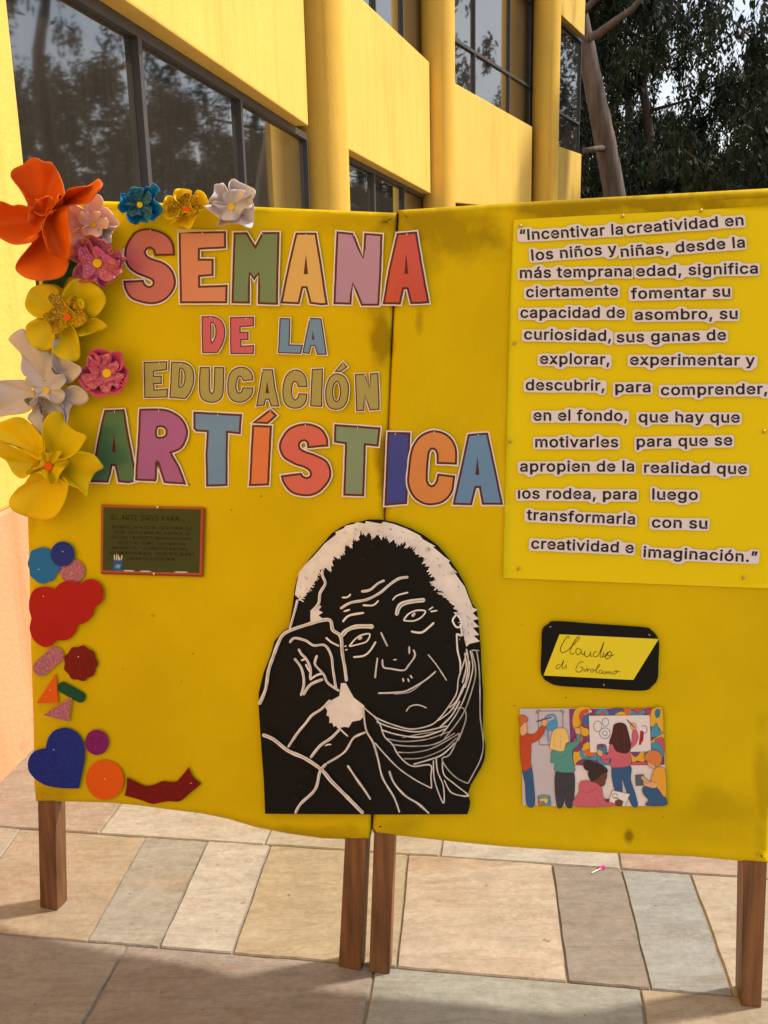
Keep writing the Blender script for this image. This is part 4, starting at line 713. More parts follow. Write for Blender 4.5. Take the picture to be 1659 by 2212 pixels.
letter('A', 'SEMANA', 'red_print', (214, 62, 40), zB, [(1437, 80), (1530, 72), (1560, 250), (1590, 408), (1500, 412), (1483, 342), (1470, 342), (1455, 415), (1370, 412), (1400, 240)], False, 'red paper letter A ending the big word SEMANA across the gap of the panels', tri=[[(1480, 175), (1490, 270), (1472, 270)]])
bm = bmesh.new(); poly_fill(bm, [q[:2] for q in zB([(411, 60), (590, 66), (591, 72), (500, 74), (411, 80)])], .0078, 0)
flat_bm('tape_strip', bm, [mat('yellowed_tape', (.62, .48, .22), .25, .1, spec=.5)], parent=[o for o in COL.objects if o.get('label', '').startswith('salmon paper letter E')][0])
k = dict(mw=2.6, ww=2.1)
letter('D', 'DE', 'rose_pink_print', (214, 78, 116), zB, [(525, 468, 1), (590, 470), (625, 495), (637, 545), (625, 600), (600, 640, 1), (528, 640, 1)], True, 'rose pink paper letter D of the small word DE', holes=[[(573, 500), (584, 508), (590, 530), (588, 562), (574, 588), (572, 545)]], **k)
letter('E', 'DE', 'rose_pink_print', (214, 78, 116), zB, [(658, 472), (770, 470), (770, 515), (708, 520), (708, 540), (745, 540), (745, 580), (712, 580), (712, 605), (772, 602), (770, 645), (660, 645)], False, 'rose pink paper letter E of the small word DE', **k)
letter('L', 'LA', 'sky_blue_print', (96, 148, 204), zB, [(890, 475), (940, 478), (937, 600), (1000, 602), (990, 645), (882, 640)], False, 'sky blue paper letter L of the small word LA', **k)
letter('A', 'LA', 'sky_blue_print', (96, 148, 204), zB, [(1030, 475), (1085, 478), (1098, 560), (1110, 648), (1065, 648), (1052, 608), (1038, 608), (1030, 645), (995, 640), (1012, 560)], False, 'sky blue paper letter A of the small word LA', tri=[[(1045, 535), (1052, 578), (1040, 578)]], **k)
OL = ('olive_print', (172, 164, 84)); E_ = 'EDUCACION'
letter('E', E_, *OL, zB, [(255, 682), (365, 678), (365, 720), (305, 727), (305, 745), (340, 745), (340, 785), (305, 785), (308, 810), (370, 805), (368, 848), (258, 850)], False, 'olive green paper letter E starting the word EDUCACIÓN', **k)
letter('D', E_, *OL, zB, [(385, 680, 1), (450, 685), (485, 715), (492, 770), (475, 825), (450, 855, 1), (375, 850, 1)], True, 'olive green paper letter D of the word EDUCACIÓN', holes=[[(428, 714), (440, 722), (446, 750), (440, 785), (424, 796), (424, 750)]], **k)
letter('U', E_, *OL, zB, [(517, 705, 1), (565, 705, 1), (565, 770), (566, 812), (573, 826), (580, 812), (583, 770), (585, 705, 1), (632, 705, 1), (630, 800), (622, 848), (598, 868), (568, 873), (535, 862), (516, 835), (513, 770)], True, 'olive green paper letter U of the word EDUCACIÓN', **k)
letter('C', E_, *OL, zB, [(768, 768, 1), (718, 772, 1), (712, 756), (701, 750), (692, 772), (690, 808), (700, 825), (712, 816), (716, 800, 1), (768, 800, 1), (760, 840), (722, 870), (680, 868), (652, 842), (645, 790), (655, 735), (690, 706), (735, 708), (763, 735)], True, 'olive green paper letter C after the U of EDUCACIÓN', **k)
letter('A', E_, *OL, zB, [(810, 715), (858, 715), (870, 800), (890, 890), (850, 890), (838, 858), (826, 858), (820, 885), (780, 890), (795, 800)], False, 'olive green paper letter A of the word EDUCACIÓN', tri=[[(832, 770), (840, 828), (824, 828)]], **k)
letter('C', E_, *OL, zB, [(1020, 800, 1), (975, 800, 1), (968, 778), (956, 778), (949, 805), (950, 840), (962, 856), (974, 843), (978, 828, 1), (1020, 830, 1), (1014, 870), (985, 897), (940, 897), (911, 870), (903, 815), (914, 755), (945, 721), (985, 720), (1013, 750)], True, 'olive green paper letter C before the I of EDUCACIÓN', **k)
letter('I', E_, *OL, zB, [(1040, 715), (1093, 712), (1088, 892), (1032, 888)], False, 'olive green paper letter I of the word EDUCACIÓN', **k)
letter('O', E_, *OL, zB, [(1160, 735), (1198, 752), (1214, 800), (1206, 865), (1182, 898), (1145, 905), (1112, 885), (1102, 830), (1114, 768), (1135, 741)], True, 'olive green paper letter O with an accent in EDUCACIÓN', holes=[[(1158, 775), (1170, 800), (1170, 840), (1156, 864), (1142, 845), (1142, 800)]], accent=[(1145, 728), (1185, 680), (1208, 705), (1175, 730)], **k)
letter('N', E_, *OL, zB, [(1240, 738), (1288, 735), (1310, 800), (1312, 735), (1350, 732), (1355, 820), (1357, 905), (1310, 908), (1287, 840), (1285, 910), (1248, 912)], False, 'olive green paper letter N ending the word EDUCACIÓN', **k)
letter('A', 'ART', 'dark_green_print', (40, 108, 70), zU, [(145, 80), (332, 72), (370, 300), (420, 560), (458, 745), (370, 765), (275, 755), (240, 605), (220, 605), (205, 680), (180, 760), (5, 755), (60, 480), (110, 220)], False, 'dark green paper letter A starting the word ARTÍSTICA beside the yellow flower', tri=[[(235, 295), (250, 475), (215, 475)]])
letter('R', 'ART', 'purple_print', (170, 80, 164), zU, [(470, 70, 1), (650, 68), (770, 90), (860, 150), (915, 230), (925, 310), (890, 410), (840, 460), (775, 483, 1), (850, 620), (910, 780, 1), (700, 762, 1), (665, 660), (637, 560, 1), (632, 735), (600, 745), (520, 745), (430, 738, 1), (448, 450)], True, 'purple paper letter R of the word ARTÍSTICA', holes=[[(645, 248), (690, 248), (712, 265), (715, 295), (700, 322), (640, 325)]])
letter('T', 'ART', 'sky_blue_print', (96, 148, 204), zU, [(975, 95), (1430, 120), (1415, 310), (1300, 295), (1295, 500), (1295, 790), (1095, 798), (1088, 500), (1100, 288), (1000, 283), (975, 255)], False, 'sky blue paper letter T near the start of the word ARTÍSTICA')
letter('I', 'ART', 'orange_print', (234, 120, 62), zV, [(65, 140), (182, 145), (165, 500), (45, 505)], False, 'orange paper letter I with an accent in the word ARTÍSTICA', accent=[(62, 130), (172, 45), (215, 85), (160, 136)])
letter('S', 'ART', 'coral_print', (224, 94, 92), zV, [(518, 268, 1), (510, 210), (470, 155), (380, 130), (290, 155), (235, 220), (225, 280), (250, 335), (310, 375), (370, 395), (404, 418), (406, 442), (386, 450), (366, 440), (358, 424, 1), (235, 440, 1), (250, 490), (300, 545), (380, 565), (460, 545), (520, 480), (535, 420), (510, 355), (445, 317), (385, 296), (352, 275), (352, 248), (374, 238), (390, 252), (392, 280, 1)], True, 'coral pink paper letter S of the word ARTÍSTICA')
letter('T', 'ART', 'grey_green_print', (120, 152, 126), zV, [(552, 135), (828, 155), (815, 270), (740, 262), (735, 400), (730, 565), (605, 560), (612, 400), (615, 255), (550, 245)], False, 'grey green paper letter T just left of the panel gap in ARTÍSTICA')
letter('I', 'ART', 'navy_blue_print', (22, 50, 160), zV, [(868, 182), (1005, 185), (995, 400), (985, 610), (850, 622), (858, 400)], False, 'navy blue paper letter I just right of the panel gap in ARTÍSTICA')
letter('C', 'ART', 'amber_print', (230, 142, 56), zV, [(1280, 378, 1), (1160, 372, 1), (1158, 310), (1140, 287), (1120, 302), (1109, 400), (1110, 475), (1130, 498), (1152, 480), (1164, 430, 1), (1270, 440, 1), (1255, 540), (1200, 600), (1120, 618), (1040, 590), (990, 510), (990, 400), (1010, 280), (1060, 205), (1145, 172), (1230, 200), (1278, 275)], True, 'amber orange paper letter C of the word ARTÍSTICA')
letter('A', 'ART', 'sky_blue_print', (96, 148, 204), zV, [(1345, 195), (1465, 185), (1500, 350), (1555, 615), (1430, 615), (1412, 515), (1396, 515), (1370, 618), (1255, 615), (1295, 430)], False, 'sky blue paper letter A ending the word ARTÍSTICA beside the quotation sheet', tri=[[(1402, 325), (1413, 437), (1390, 437)]])

# ================================================================== QUOTATION SHEET AND ITS WORD STRIPS
SHEET = mat('bright_yellow_card', (.80, .63, .002), .6, .03, 3, spec=.15)
INK = mat('black_print', (.018, .012, .014), .5, .1, 30)
STRIP = mat('strip_paper', (.75, .70, .77), .6, .03, 8, spec=.2)
so_ = zD([(110, 132), (500, 108), (1100, 80), (1690, 43)]) + zE([(1690, 600), (1690, 1264), (1659, 1262), (900, 1232), (48, 1198), (60, 700), (78, 20)]) + zD([(92, 600)])
sheet = flat('quotation_sheet', [([dense([p[:2] for p in so_], 18)], .0035, 0, 1)], [SHEET], thick=.001, grid=24, smooth=True,
             hfun=lambda x, y: .001 * noise.noise((x * .006, y * .006, 2)) + .0035 * max(0, (1130 - x) / 40) ** 2 * max(0, noise.noise((1, y * .011, 4)) + .35) + .001 * math.exp(-((x - y * .6 - 800) / 18) ** 2) * (y > 1100),
             label='tall bright yellow card sheet pinned to the right panel, carrying the quotation', cat='card sheet')
for x, y in zD([(152, 170), (775, 108), (1252, 75), (118, 880)]) + zE([(93, 368), (143, 1140), (1510, 1195), (1635, 305)]):
    bm = bmesh.new(); c = Vector(B(x, y, .008)); bmesh.ops.create_icosphere(bm, subdivisions=2, radius=.0032, matrix=Matrix.Translation(c)); tube(bm, [c, B(x - 3, y + 5, .003)], [.0011, .0008], 6)
    link('pin', bm_mesh(bm, 'pin'), mat('brass_pin', (.55, .42, .16), .35, .05, metal=.8), sheet, smooth=True)
strips = [(zD, '“Incentivar la', (150, 256), (778, 219)), (zD, 'creatividad en', (802, 216), (1512, 163)), (zD, 'los niños y', (222, 379), (742, 337)), (zD, 'niñas, desde la', (765, 357), (1520, 298)),
          (zD, 'más temprana', (150, 486), (830, 474)), (zD, 'edad, significa', (858, 475), (1598, 457)), (zD, 'ciertamente', (188, 602), (748, 592)), (zD, 'fomentar su', (825, 612), (1430, 598)),
          (zD, 'capacidad de', (153, 727), (788, 727)), (zD, 'asombro, su', (848, 740), (1475, 733)), (zD, 'curiosidad,', (175, 858), (705, 868)), (zD, 'sus ganas de', (738, 877), (1405, 862)),
          (zD, 'explorar,', (272, 1007), (695, 1012)), (zD, 'experimentar y', (820, 1013), (1580, 1017)), (zD, 'descubrir,', (185, 1167), (665, 1170)), (zD, 'para', (730, 1180), (945, 1180)), (zD, 'comprender,', (1008, 1198), (1655, 1190)),
          (zE, 'en el fondo,', (232, 240), (803, 242)), (zE, 'que hay que', (872, 250), (1488, 252)), (zE, 'motivarles', (243, 402), (748, 402)), (zE, 'para que se', (860, 400), (1443, 390)),
          (zE, 'apropien de la', (150, 550), (845, 550)), (zE, 'realidad que', (905, 557), (1530, 565)), (zE, 'ıos rodea, para', (138, 714), (860, 720)), (zE, 'luego', (955, 720), (1232, 723)),
          (zE, 'transformarla', (190, 844), (850, 872)), (zE, 'con su', (952, 890), (1290, 898)), (zE, 'creatividad e', (218, 1018), (842, 1046)), (zE, 'imaginación.”', (900, 1070), (1595, 1102))]
NTH = {}
for i, (T, s, a, b) in enumerate(strips):
    p0, p1 = T([a, b]); em = 31.2
    loc, f, o, t, up = place_text(s, p0, p1, em, .024)
    W = loc[:, 0].max(); xs = np.arange(-5, W + 5.1, 2.)
    pts = np.concatenate([loc[list(q)] for q in f]); m = 7.
    mids = np.concatenate([pts, (loc[[q[0] for q in f]] + loc[[q[1] for q in f]]) / 2])
    tp, bt = [], []
    for x in xs:
        near = mids[np.abs(mids[:, 0] - x) < m]
        tp.append(max(near[:, 1].max() if len(near) else 0, em * .55)); bt.append(min(near[:, 1].min() if len(near) else 0, 0))
    ker = np.hanning(9); ker /= ker.sum(); sm = lambda v: np.convolve(np.pad(v, 4, 'edge'), ker, 'valid')
    tp, bt = sm(np.array(tp)) + 4.2, sm(np.array(bt)) - 4.2
    e = np.minimum(xs - xs[0], xs[-1] - xs); rd = np.sqrt(np.clip(1 - np.clip(1 - e / 6., 0, 1) ** 2, 0, 1)); mid = (tp + bt) / 2; tp = mid + (tp - mid) * (.72 + .28 * rd); bt = mid + (bt - mid) * (.72 + .28 * rd)
    if s[0] == 'ı': tp[:14] = np.minimum(tp[:14], em * .6)
    loop = np.array([o + t * x + up * y for x, y in zip(xs, tp)] + [o + t * x + up * y for x, y in zip(xs[::-1], bt[::-1])])
    bm = bmesh.new(); h = .0066 + .0005 * (i % 2); poly_fill(bm, wob(loop, .9, .05, i), h, 0)
    vs = bm.verts[:]; N = len(loop); lo = [bm.verts.new((v.co.x, v.co.y, h - .0006)) for v in vs]
    for q in range(N): bm.faces.new((vs[q], vs[(q + 1) % N], lo[(q + 1) % N], lo[q]))
    vt = [bm.verts.new((*(o + t * x + up * y), h + .0004)) for x, y in loc]
    for q in f:
        try: bm.faces.new([vt[j] for j in q]).material_index = 1
        except ValueError: pass
    word = s.strip('“”,.').replace('ı', 'l')
    flat_bm('word_strip', bm, [STRIP, INK], panel=1, label='white paper strip printed %s, glued on the yellow quotation sheet' % word, cat='word strip', group='word strips of the quotation')
# ================================================================== PORTRAIT CUT-OUT ACROSS THE GAP
BLACK = mat('black_card', (.006, .0058, .006), .65, .2, 4, spec=.18)
def white_paint():
    m = mat('white_acrylic_strokes', (.80, .76, .78), .5, .16, 22, stretch=(1, 1, 1), spec=.3); return m
def thin_paint():
    m = mat('thin_grey_white_paint', (.40, .38, .385), .5, .5, 34, spec=.3); return m
WP, TP = white_paint(), thin_paint()
def portrait():
    out_ = [(785, 72), (870, 72), (960, 90), (1060, 130), (1130, 165), (1200, 215), (1225, 235), (1290, 310), (1345, 390), (1390, 470), (1420, 550), (1440, 600), (1465, 630), (1475, 700), (1490, 860), (1495, 1000), (1505, 1150), (1505, 1400), (1520, 1480), (1515, 1560), (1490, 1620), (1430, 1720), (1410, 1780), (1425, 1830), (1420, 1860), (1408, 1906), (900, 1908), (148, 1903), (140, 1700), (125, 1500), (107, 1230), (108, 1150), (140, 1020), (180, 920), (205, 830), (250, 775), (295, 745), (320, 600), (330, 510), (345, 440), (365, 400), (420, 320), (500, 230), (560, 160), (620, 120), (680, 92), (740, 85)]
    bm = bmesh.new(); o = np.array([p[:2] for p in zP(out_)]); H = .012
    poly_fill(bm, o, H, 0); vs = bm.verts[:]; lo = [bm.verts.new((v.co.x, v.co.y, H - .002)) for v in vs]
    for i in range(len(o)): bm.faces.new((vs[i], vs[(i + 1) % len(o)], lo[(i + 1) % len(o)], lo[i]))
    n = [0]
    def hh(): n[0] += 1; return H + .0004 + n[0] * .000025
    hair = [(333, 540), (345, 470), (360, 400), (400, 350), (450, 300), (520, 220), (590, 165), (585, 150), (640, 125), (645, 112), (700, 100), (720, 88), (770, 98), (775, 82), (870, 98), (885, 85), (950, 100), (1030, 130), (1110, 170), (1130, 195), (1210, 240), (1190, 240), (1260, 300), (1300, 330), (1290, 340), (1310, 370), (1345, 405), (1325, 400), (1360, 450), (1390, 490), (1420, 570), (1440, 620), (1470, 632), (1440, 655), (1478, 690), (1440, 700), (1480, 740), (1440, 745), (1480, 790), (1445, 795), (1485, 830), (1420, 845), (1400, 865), (1385, 800), (1370, 720), (1345, 640), (1320, 600), (1300, 580), (1230, 530), (1280, 540), (1200, 490), (1188, 460), (1215, 450), (1165, 395), (1175, 365), (1130, 340), (1150, 320), (1085, 280), (1090, 260), (1050, 235), (1020, 240), (1040, 205), (975, 228), (960, 200), (920, 200), (915, 170), (870, 185), (860, 160), (815, 185), (800, 150), (770, 168), (750, 135), (725, 170), (720, 200), (690, 190), (685, 240), (665, 215), (640, 245), (640, 275), (610, 305), (575, 300), (555, 390), (530, 370), (490, 385), (470, 440), (430, 500), (390, 550), (370, 575)]
    for p in (hair, [(430, 640), (470, 600), (500, 612), (480, 636), (508, 650), (480, 668), (510, 692), (430, 722)],
              [(620, 1090), (650, 1090), (700, 1180), (765, 1230), (770, 1290), (740, 1320), (690, 1330), (670, 1365), (640, 1362), (600, 1372), (590, 1355), (575, 1362), (565, 1335), (548, 1340), (548, 1300), (530, 1290), (535, 1262), (522, 1240), (555, 1200), (610, 1170)]):
        poly_fill(bm, [q[:2] for q in zP(p)], hh(), 1)
    # dry-brush streaks over the hair
    rd = random.Random(5)
    for t in range(60):
        i = rd.randrange(0, 42); a = np.array(hair[i], float); c = np.array((790, 640.)) ; d = (c - a) / np.linalg.norm(c - a); tang = np.array((-d[1], d[0]))
        p = a + d * rd.uniform(18, 70); ribbon(bm, zP([tuple(p), tuple(p + tang * rd.uniform(14, 30) + d * rd.uniform(-6, 14))]), rd.uniform(.5, 1.8), hh(), 2, 0.)
    inner = hair[hair.index((1385, 800)):]
    for i in range(len(inner) - 1):                                # bristly inner edge of the hair
        for t in (.15, .5, .85):
            a = np.array(inner[i], float) * (1 - t) + np.array(inner[i + 1], float) * t; d = np.array((800, 620.)) - a; d /= np.linalg.norm(d); sd = np.array((-d[1], d[0])) * rd.uniform(-.7, .7)
            ribbon(bm, zP([tuple(a - d * 22), tuple(a + sd * 4), tuple(a + (d + sd) * rd.uniform(8, 22))]), rd.uniform(1.6, 3.2), hh(), 1, .1, .2, i)
    W = [([(350, 570), (330, 650), (300, 755)], 16), ([(505, 385), (505, 420), (522, 470), (490, 530), (482, 590), (445, 640)], 20), ([(110, 1225), (150, 1130), (170, 1010), (200, 920), (230, 840), (270, 780), (380, 735), (540, 695), (570, 760), (618, 800), (628, 900), (645, 1000), (655, 1080)], 24),
         ([(300, 840), (330, 810), (400, 825), (450, 855), (520, 855), (560, 920), (570, 1000), (590, 1130)], 18), ([(525, 805), (560, 835), (610, 860)], 13),
         ([(355, 875), (375, 910), (405, 940), (430, 1000), (428, 1065)], 18), ([(330, 935), (375, 1000), (390, 1090), (370, 1170)], 18), ([(385, 1165), (430, 1100), (510, 1065)], 20), ([(370, 950), (410, 935)], 15), ([(472, 915), (458, 970), (490, 1010), (515, 1040), (540, 1090), (612, 1140)], 17), ([(400, 970), (420, 1010), (440, 1030)], 13), ([(425, 1070), (470, 1040), (515, 1028)], 15),
         ([(555, 1195), (500, 1250), (440, 1290), (400, 1340), (350, 1400), (290, 1490)], 18), ([(620, 1370), (560, 1430), (490, 1480), (430, 1555)], 20), ([(615, 1375), (640, 1400), (665, 1422)], 11), ([(520, 1480), (540, 1472), (562, 1472)], 10),
         ([(130, 1410), (200, 1440), (290, 1510), (400, 1560), (500, 1630), (560, 1700), (650, 1790), (760, 1902)], 25), ([(530, 1590), (490, 1640), (460, 1750), (370, 1840), (335, 1902)], 21),
         ([(745, 520), (800, 510), (850, 470), (893, 450)], 17), ([(615, 628), (680, 590), (780, 570), (860, 530), (920, 480), (980, 440), (1040, 430)], 19), ([(625, 557), (660, 555), (682, 535)], 13), ([(755, 605), (820, 605), (855, 575)], 13), ([(635, 645), (678, 632)], 13), ([(630, 710), (670, 670), (764, 652)], 15), ([(940, 575), (970, 545), (1040, 525)], 11),
         ([(965, 670), (985, 610), (1040, 585), (1145, 572)], 31), ([(1008, 700), (1040, 660), (1090, 638), (1145, 642), (1120, 680), (1070, 703), (1008, 700)], 11), ([(1062, 676), (1082, 652)], 20), ([(1165, 635), (1195, 615)], 10), ([(1175, 645), (1222, 638)], 11),
         ([(1055, 768), (1120, 775), (1170, 740), (1200, 712)], 15), ([(622, 800), (655, 762), (720, 738), (825, 738)], 31), ([(670, 862), (710, 815), (750, 790), (800, 785), (780, 830), (730, 848), (670, 862)], 11), ([(728, 818), (752, 802)], 20), ([(645, 885), (662, 880)], 9), ([(640, 862), (656, 858)], 8), ([(695, 928), (760, 920), (800, 890), (838, 830)], 13),
         ([(1035, 1060), (1045, 1083)], 10), ([(1005, 1058), (1010, 1082)], 10), ([(1050, 1040), (1064, 1060)], 11), ([(945, 945), (968, 943)], 9),
         ([(1322, 650), (1337, 662), (1315, 700), (1340, 742), (1370, 730), (1362, 690), (1335, 655)], 14), ([(1340, 780), (1372, 792), (1362, 722)], 14), ([(1340, 780), (1345, 880), (1362, 960), (1362, 1040)], 12)]
    G = [([(700, 1430), (775, 1395)], 12), ([(775, 1395), (700, 1430), (640, 1520), (530, 1590)], 17), ([(868, 772), (890, 820), (910, 862)], 13), ([(848, 930), (840, 990), (832, 1060)], 14), ([(878, 940), (885, 990), (930, 1000), (1010, 1010), (1040, 980), (1080, 920), (1070, 880)], 14), ([(1045, 858), (1045, 910)], 16),
         ([(850, 1152), (930, 1150), (1020, 1140), (1100, 1100), (1160, 1060), (1212, 1015)], 14), ([(950, 1157), (1050, 1144), (1130, 1085)], 8), ([(1160, 910), (1210, 970), (1250, 1030), (1278, 1075)], 10), ([(1025, 1268), (1050, 1235), (1100, 1225), (1155, 1245)], 10),
         ([(760, 1240), (765, 1310), (780, 1390), (820, 1460), (850, 1560), (880, 1680), (950, 1800), (985, 1895)], 15), ([(830, 1460), (900, 1540), (980, 1620), (1080, 1690), (1185, 1745)], 11), ([(1185, 1745), (1180, 1670), (1175, 1600), (1060, 1605), (980, 1540), (940, 1470), (890, 1420), (860, 1340), (810, 1280)], 11), ([(660, 1600), (720, 1690), (770, 1760), (805, 1815)], 17), ([(920, 1635), (950, 1710), (1020, 1790), (1100, 1840), (1170, 1902)], 16),
         ([(760, 1240), (850, 1310), (980, 1360), (1070, 1375), (1180, 1350), (1240, 1300), (1300, 1220), (1340, 1150), (1352, 1060), (1385, 960), (1405, 885)], 11),
         ([(840, 1330), (950, 1370), (1100, 1392), (1280, 1356)], 11), ([(870, 1380), (980, 1412), (1120, 1424), (1270, 1375)], 12), ([(890, 1430), (1000, 1452), (1150, 1440), (1300, 1390)], 8), ([(930, 1470), (1050, 1482), (1200, 1470), (1330, 1400)], 8), ([(970, 1520), (1080, 1520), (1200, 1490), (1360, 1400)], 8), ([(1010, 1560), (1120, 1555), (1250, 1505), (1340, 1430)], 7), ([(1070, 1595), (1150, 1572), (1250, 1535), (1330, 1460)], 12), ([(1000, 1430), (1120, 1405), (1230, 1390)], 6),
         ([(1210, 1330), (1300, 1265), (1370, 1150), (1402, 1050), (1412, 950), (1400, 875)], 11), ([(1240, 1420), (1340, 1280), (1400, 1150), (1440, 1000), (1424, 885)], 10), ([(1260, 1440), (1380, 1280), (1450, 1080), (1455, 980), (1432, 890)], 9), ([(1350, 1450), (1398, 1310), (1378, 1245), (1300, 1255)], 9), ([(1290, 1245), (1340, 1200), (1390, 1090)], 13), ([(1230, 1370), (1310, 1290), (1360, 1200)], 13), ([(1390, 900), (1400, 990), (1375, 1090)], 13), ([(1420, 950), (1415, 1040), (1390, 1120)], 12),
         ([(1430, 885), (1482, 887)], 9), ([(1465, 890), (1480, 1000), (1485, 1150), (1487, 1300), (1506, 1460), (1490, 1560), (1440, 1660), (1410, 1715)], 9), ([(1410, 1715), (1340, 1680), (1280, 1620), (1250, 1560), (1300, 1530), (1362, 1400)], 9),
         ([(1195, 1570), (1200, 1680), (1230, 1780), (1260, 1835), (1257, 1730), (1222, 1640), (1212, 1555)], 10), ([(1250, 1580), (1262, 1660), (1330, 1720), (1412, 1790), (1310, 1772), (1262, 1692)], 10)]
    for p, w_ in W: ribbon(bm, zP(p), w_ * .86 / 1.58 / 1.8228, hh(), 1, .8, .1, w_)
    for p, w_ in G: ribbon(bm, zP(p), w_ * .9 / 1.58 / 1.8228, hh(), 2, .7, .16, w_)
    for p, w_ in W:
        if w_ > 15: ribbon(bm, zP([(x + 2, y + 1) for x, y in p]), w_ / 6 / 2.88, hh(), 2, 0., .3, w_ + 4)
    for p, w_ in G:
        if w_ > 9: ribbon(bm, zP(p), w_ / 2.6 / 2.88, hh(), 1, .4, .35, w_ + 2)
    # glossy glue spots on the card
    for x, y in ((755, 313), (820, 237), (1290, 860), (590, 890), (550, 1160), (410, 1645), (370, 1730), (335, 1810), (325, 1485), (180, 1400)):
        poly_fill(bm, [q[:2] for q in zP([(x + 16 * math.cos(a) + 4 * math.sin(3 * a), y + 13 * math.sin(a)) for a in np.arange(0, 6.28, .7)])], hh(), 3)
    flat_bm('portrait_cutout', bm, [BLACK, WP, TP, mat('dark_glue', (.004, .004, .005), .7, .05)], grid=16, label='black card cut-out portrait of an old man leaning on his hand, painted in white lines', cat='portrait')
portrait()

# ================================================================== NAME CARD, POSTER, PICTURE
def name_card():
    out_ = crom([(325, 75), (800, 108, 0), (1340, 145), (1430, 175), (1500, 250), (1527, 340), (1520, 540), (1510, 740), (1450, 830), (1330, 888), (850, 862), (370, 832), (240, 790), (180, 745), (145, 650), (153, 400), (163, 180), (230, 110)], True, 12)
    card = flat('name_card', [([[q[:2] for q in zN(out_)]], .006, 0, 1)], [BLACK], thick=.0025, label='black rounded card with a slanted yellow label of handwritten names, below the quotation sheet', cat='name card')
    bm = bmesh.new(); P = [q[:2] for q in zN([(365, 230), (1522, 285), (1225, 762), (178, 710)])]; poly_fill(bm, P, .0078, 0)
    vs = bm.verts[:]; lo = [bm.verts.new((v.co.x, v.co.y, .0062)) for v in vs]
    for i in range(4): bm.faces.new((vs[i], vs[(i + 1) % 4], lo[(i + 1) % 4], lo[i])).material_index = 1
    st = [[(480, 285), (470, 252), (430, 290), (385, 370), (375, 420), (398, 442), (440, 430), (500, 380), (570, 305), (600, 268), (580, 260), (540, 310), (500, 390), (488, 440), (505, 464), (545, 445)], [(605, 405), (570, 395), (555, 425), (562, 460), (590, 467), (618, 425), (610, 402), (622, 450), (648, 470), (662, 425), (658, 475), (692, 492), (722, 460), (726, 430), (727, 480), (752, 490)],
          [(805, 430), (770, 440), (758, 480), (790, 492), (830, 450), (882, 322), (850, 430), (838, 485), (862, 498), (885, 442), (872, 490), (905, 482), (935, 440), (902, 470), (910, 518), (952, 502), (972, 452), (950, 430), (922, 470), (960, 482), (1010, 465)], [(915, 408), (920, 416)],
          [(375, 580), (335, 590), (325, 622), (350, 632), (385, 592), (415, 530), (396, 600), (402, 632), (425, 620), (446, 582), (440, 612), (452, 634)], [(455, 548), (461, 556)],
          [(650, 560), (610, 550), (570, 600), (555, 650), (580, 672), (612, 665), (636, 635), (628, 613), (598, 616)], [(655, 625), (650, 662), (672, 655), (690, 625), (690, 666), (702, 640), (722, 630)], [(680, 594), (685, 601)], [(748, 630), (725, 655), (745, 674), (766, 650), (750, 632), (775, 655), (812, 620), (836, 584), (815, 590), (795, 640), (795, 676), (818, 680)],
          [(862, 650), (835, 650), (825, 682), (850, 686), (876, 655), (870, 686), (893, 690), (906, 655), (915, 692), (930, 660), (940, 692), (955, 660), (965, 694), (985, 690)], [(1010, 655), (985, 680), (1005, 697), (1036, 670), (1020, 650), (1022, 668), (1072, 660)]]
    for i, s in enumerate(st): ribbon(bm, zN(s), (7.5 if i < 4 else 6) / 5.4, .0083 + i * .00002, 2, .8, .15, i)
    flat_bm('yellow_label', bm, [mat('yellow_note_paper', (.80, .68, .02), .6, .03), mat('pale_cut_edge', (.9, .85, .5), .6, .03), mat('brown_ink', (.05, .025, .012), .5, .1)], parent=card)
    for x, y, a in ((258, 142, -.4), (1412, 236, .7), (882, 818, 1.2)):
        bm = bmesh.new(); p = zN([(x - 13 * math.cos(a), y - 13 * math.sin(a)), (x + 13 * math.cos(a), y + 13 * math.sin(a))]); ribbon(bm, p, 1.3, .0072, 0); flat_bm('pin', bm, [PIN], parent=card)
name_card()

def rgbm(r, g, b): return mat('print_%02x%02x%02x' % (r, g, b), srgb(r, g, b), .32, .05, 14, spec=.45)
def art(name, T, H, items, thick, base, **k):
    """printed picture: items = (colour, polygon) or (colour, stroke, width); later items on top, dark outline under each filled shape"""
    mats, idx, bm, n = [], {}, bmesh.new(), [0]
    def mi(c):
        if c not in idx: idx[c] = len(mats); mats.append(rgbm(*c))
        return idx[c]
    def hh(): n[0] += 1; return H + n[0] * .00002
    P = np.array([q[:2] for q in T(base[1])]); poly_fill(bm, P, H, mi(base[0])); vs = bm.verts[:]; lo = [bm.verts.new((v.co.x, v.co.y, H - thick)) for v in vs]
    for i in range(len(P)): bm.faces.new((vs[i], vs[(i + 1) % len(P)], lo[(i + 1) % len(P)], lo[i])).material_index = mi(base[0])
    for it in items:
        c, p = it[0], it[1]
        if len(it) > 2 and it[2] != 'f': ribbon(bm, T(p), it[2] / 4.32, hh(), mi(c), .8, .05)
        else:
            q = crom(T(p), True, 2.5)
            if len(it) < 3: poly_fill(bm, offset(q, .55), hh(), mi((58, 42, 48)))
            poly_fill(bm, q, hh(), mi(c))
    return flat_bm(name, bm, mats, **k)
C_ = lambda x, y, r, s=1.: [(x + r * math.cos(a), y + r * s * math.sin(a)) for a in np.arange(0, 6.28, .45)]
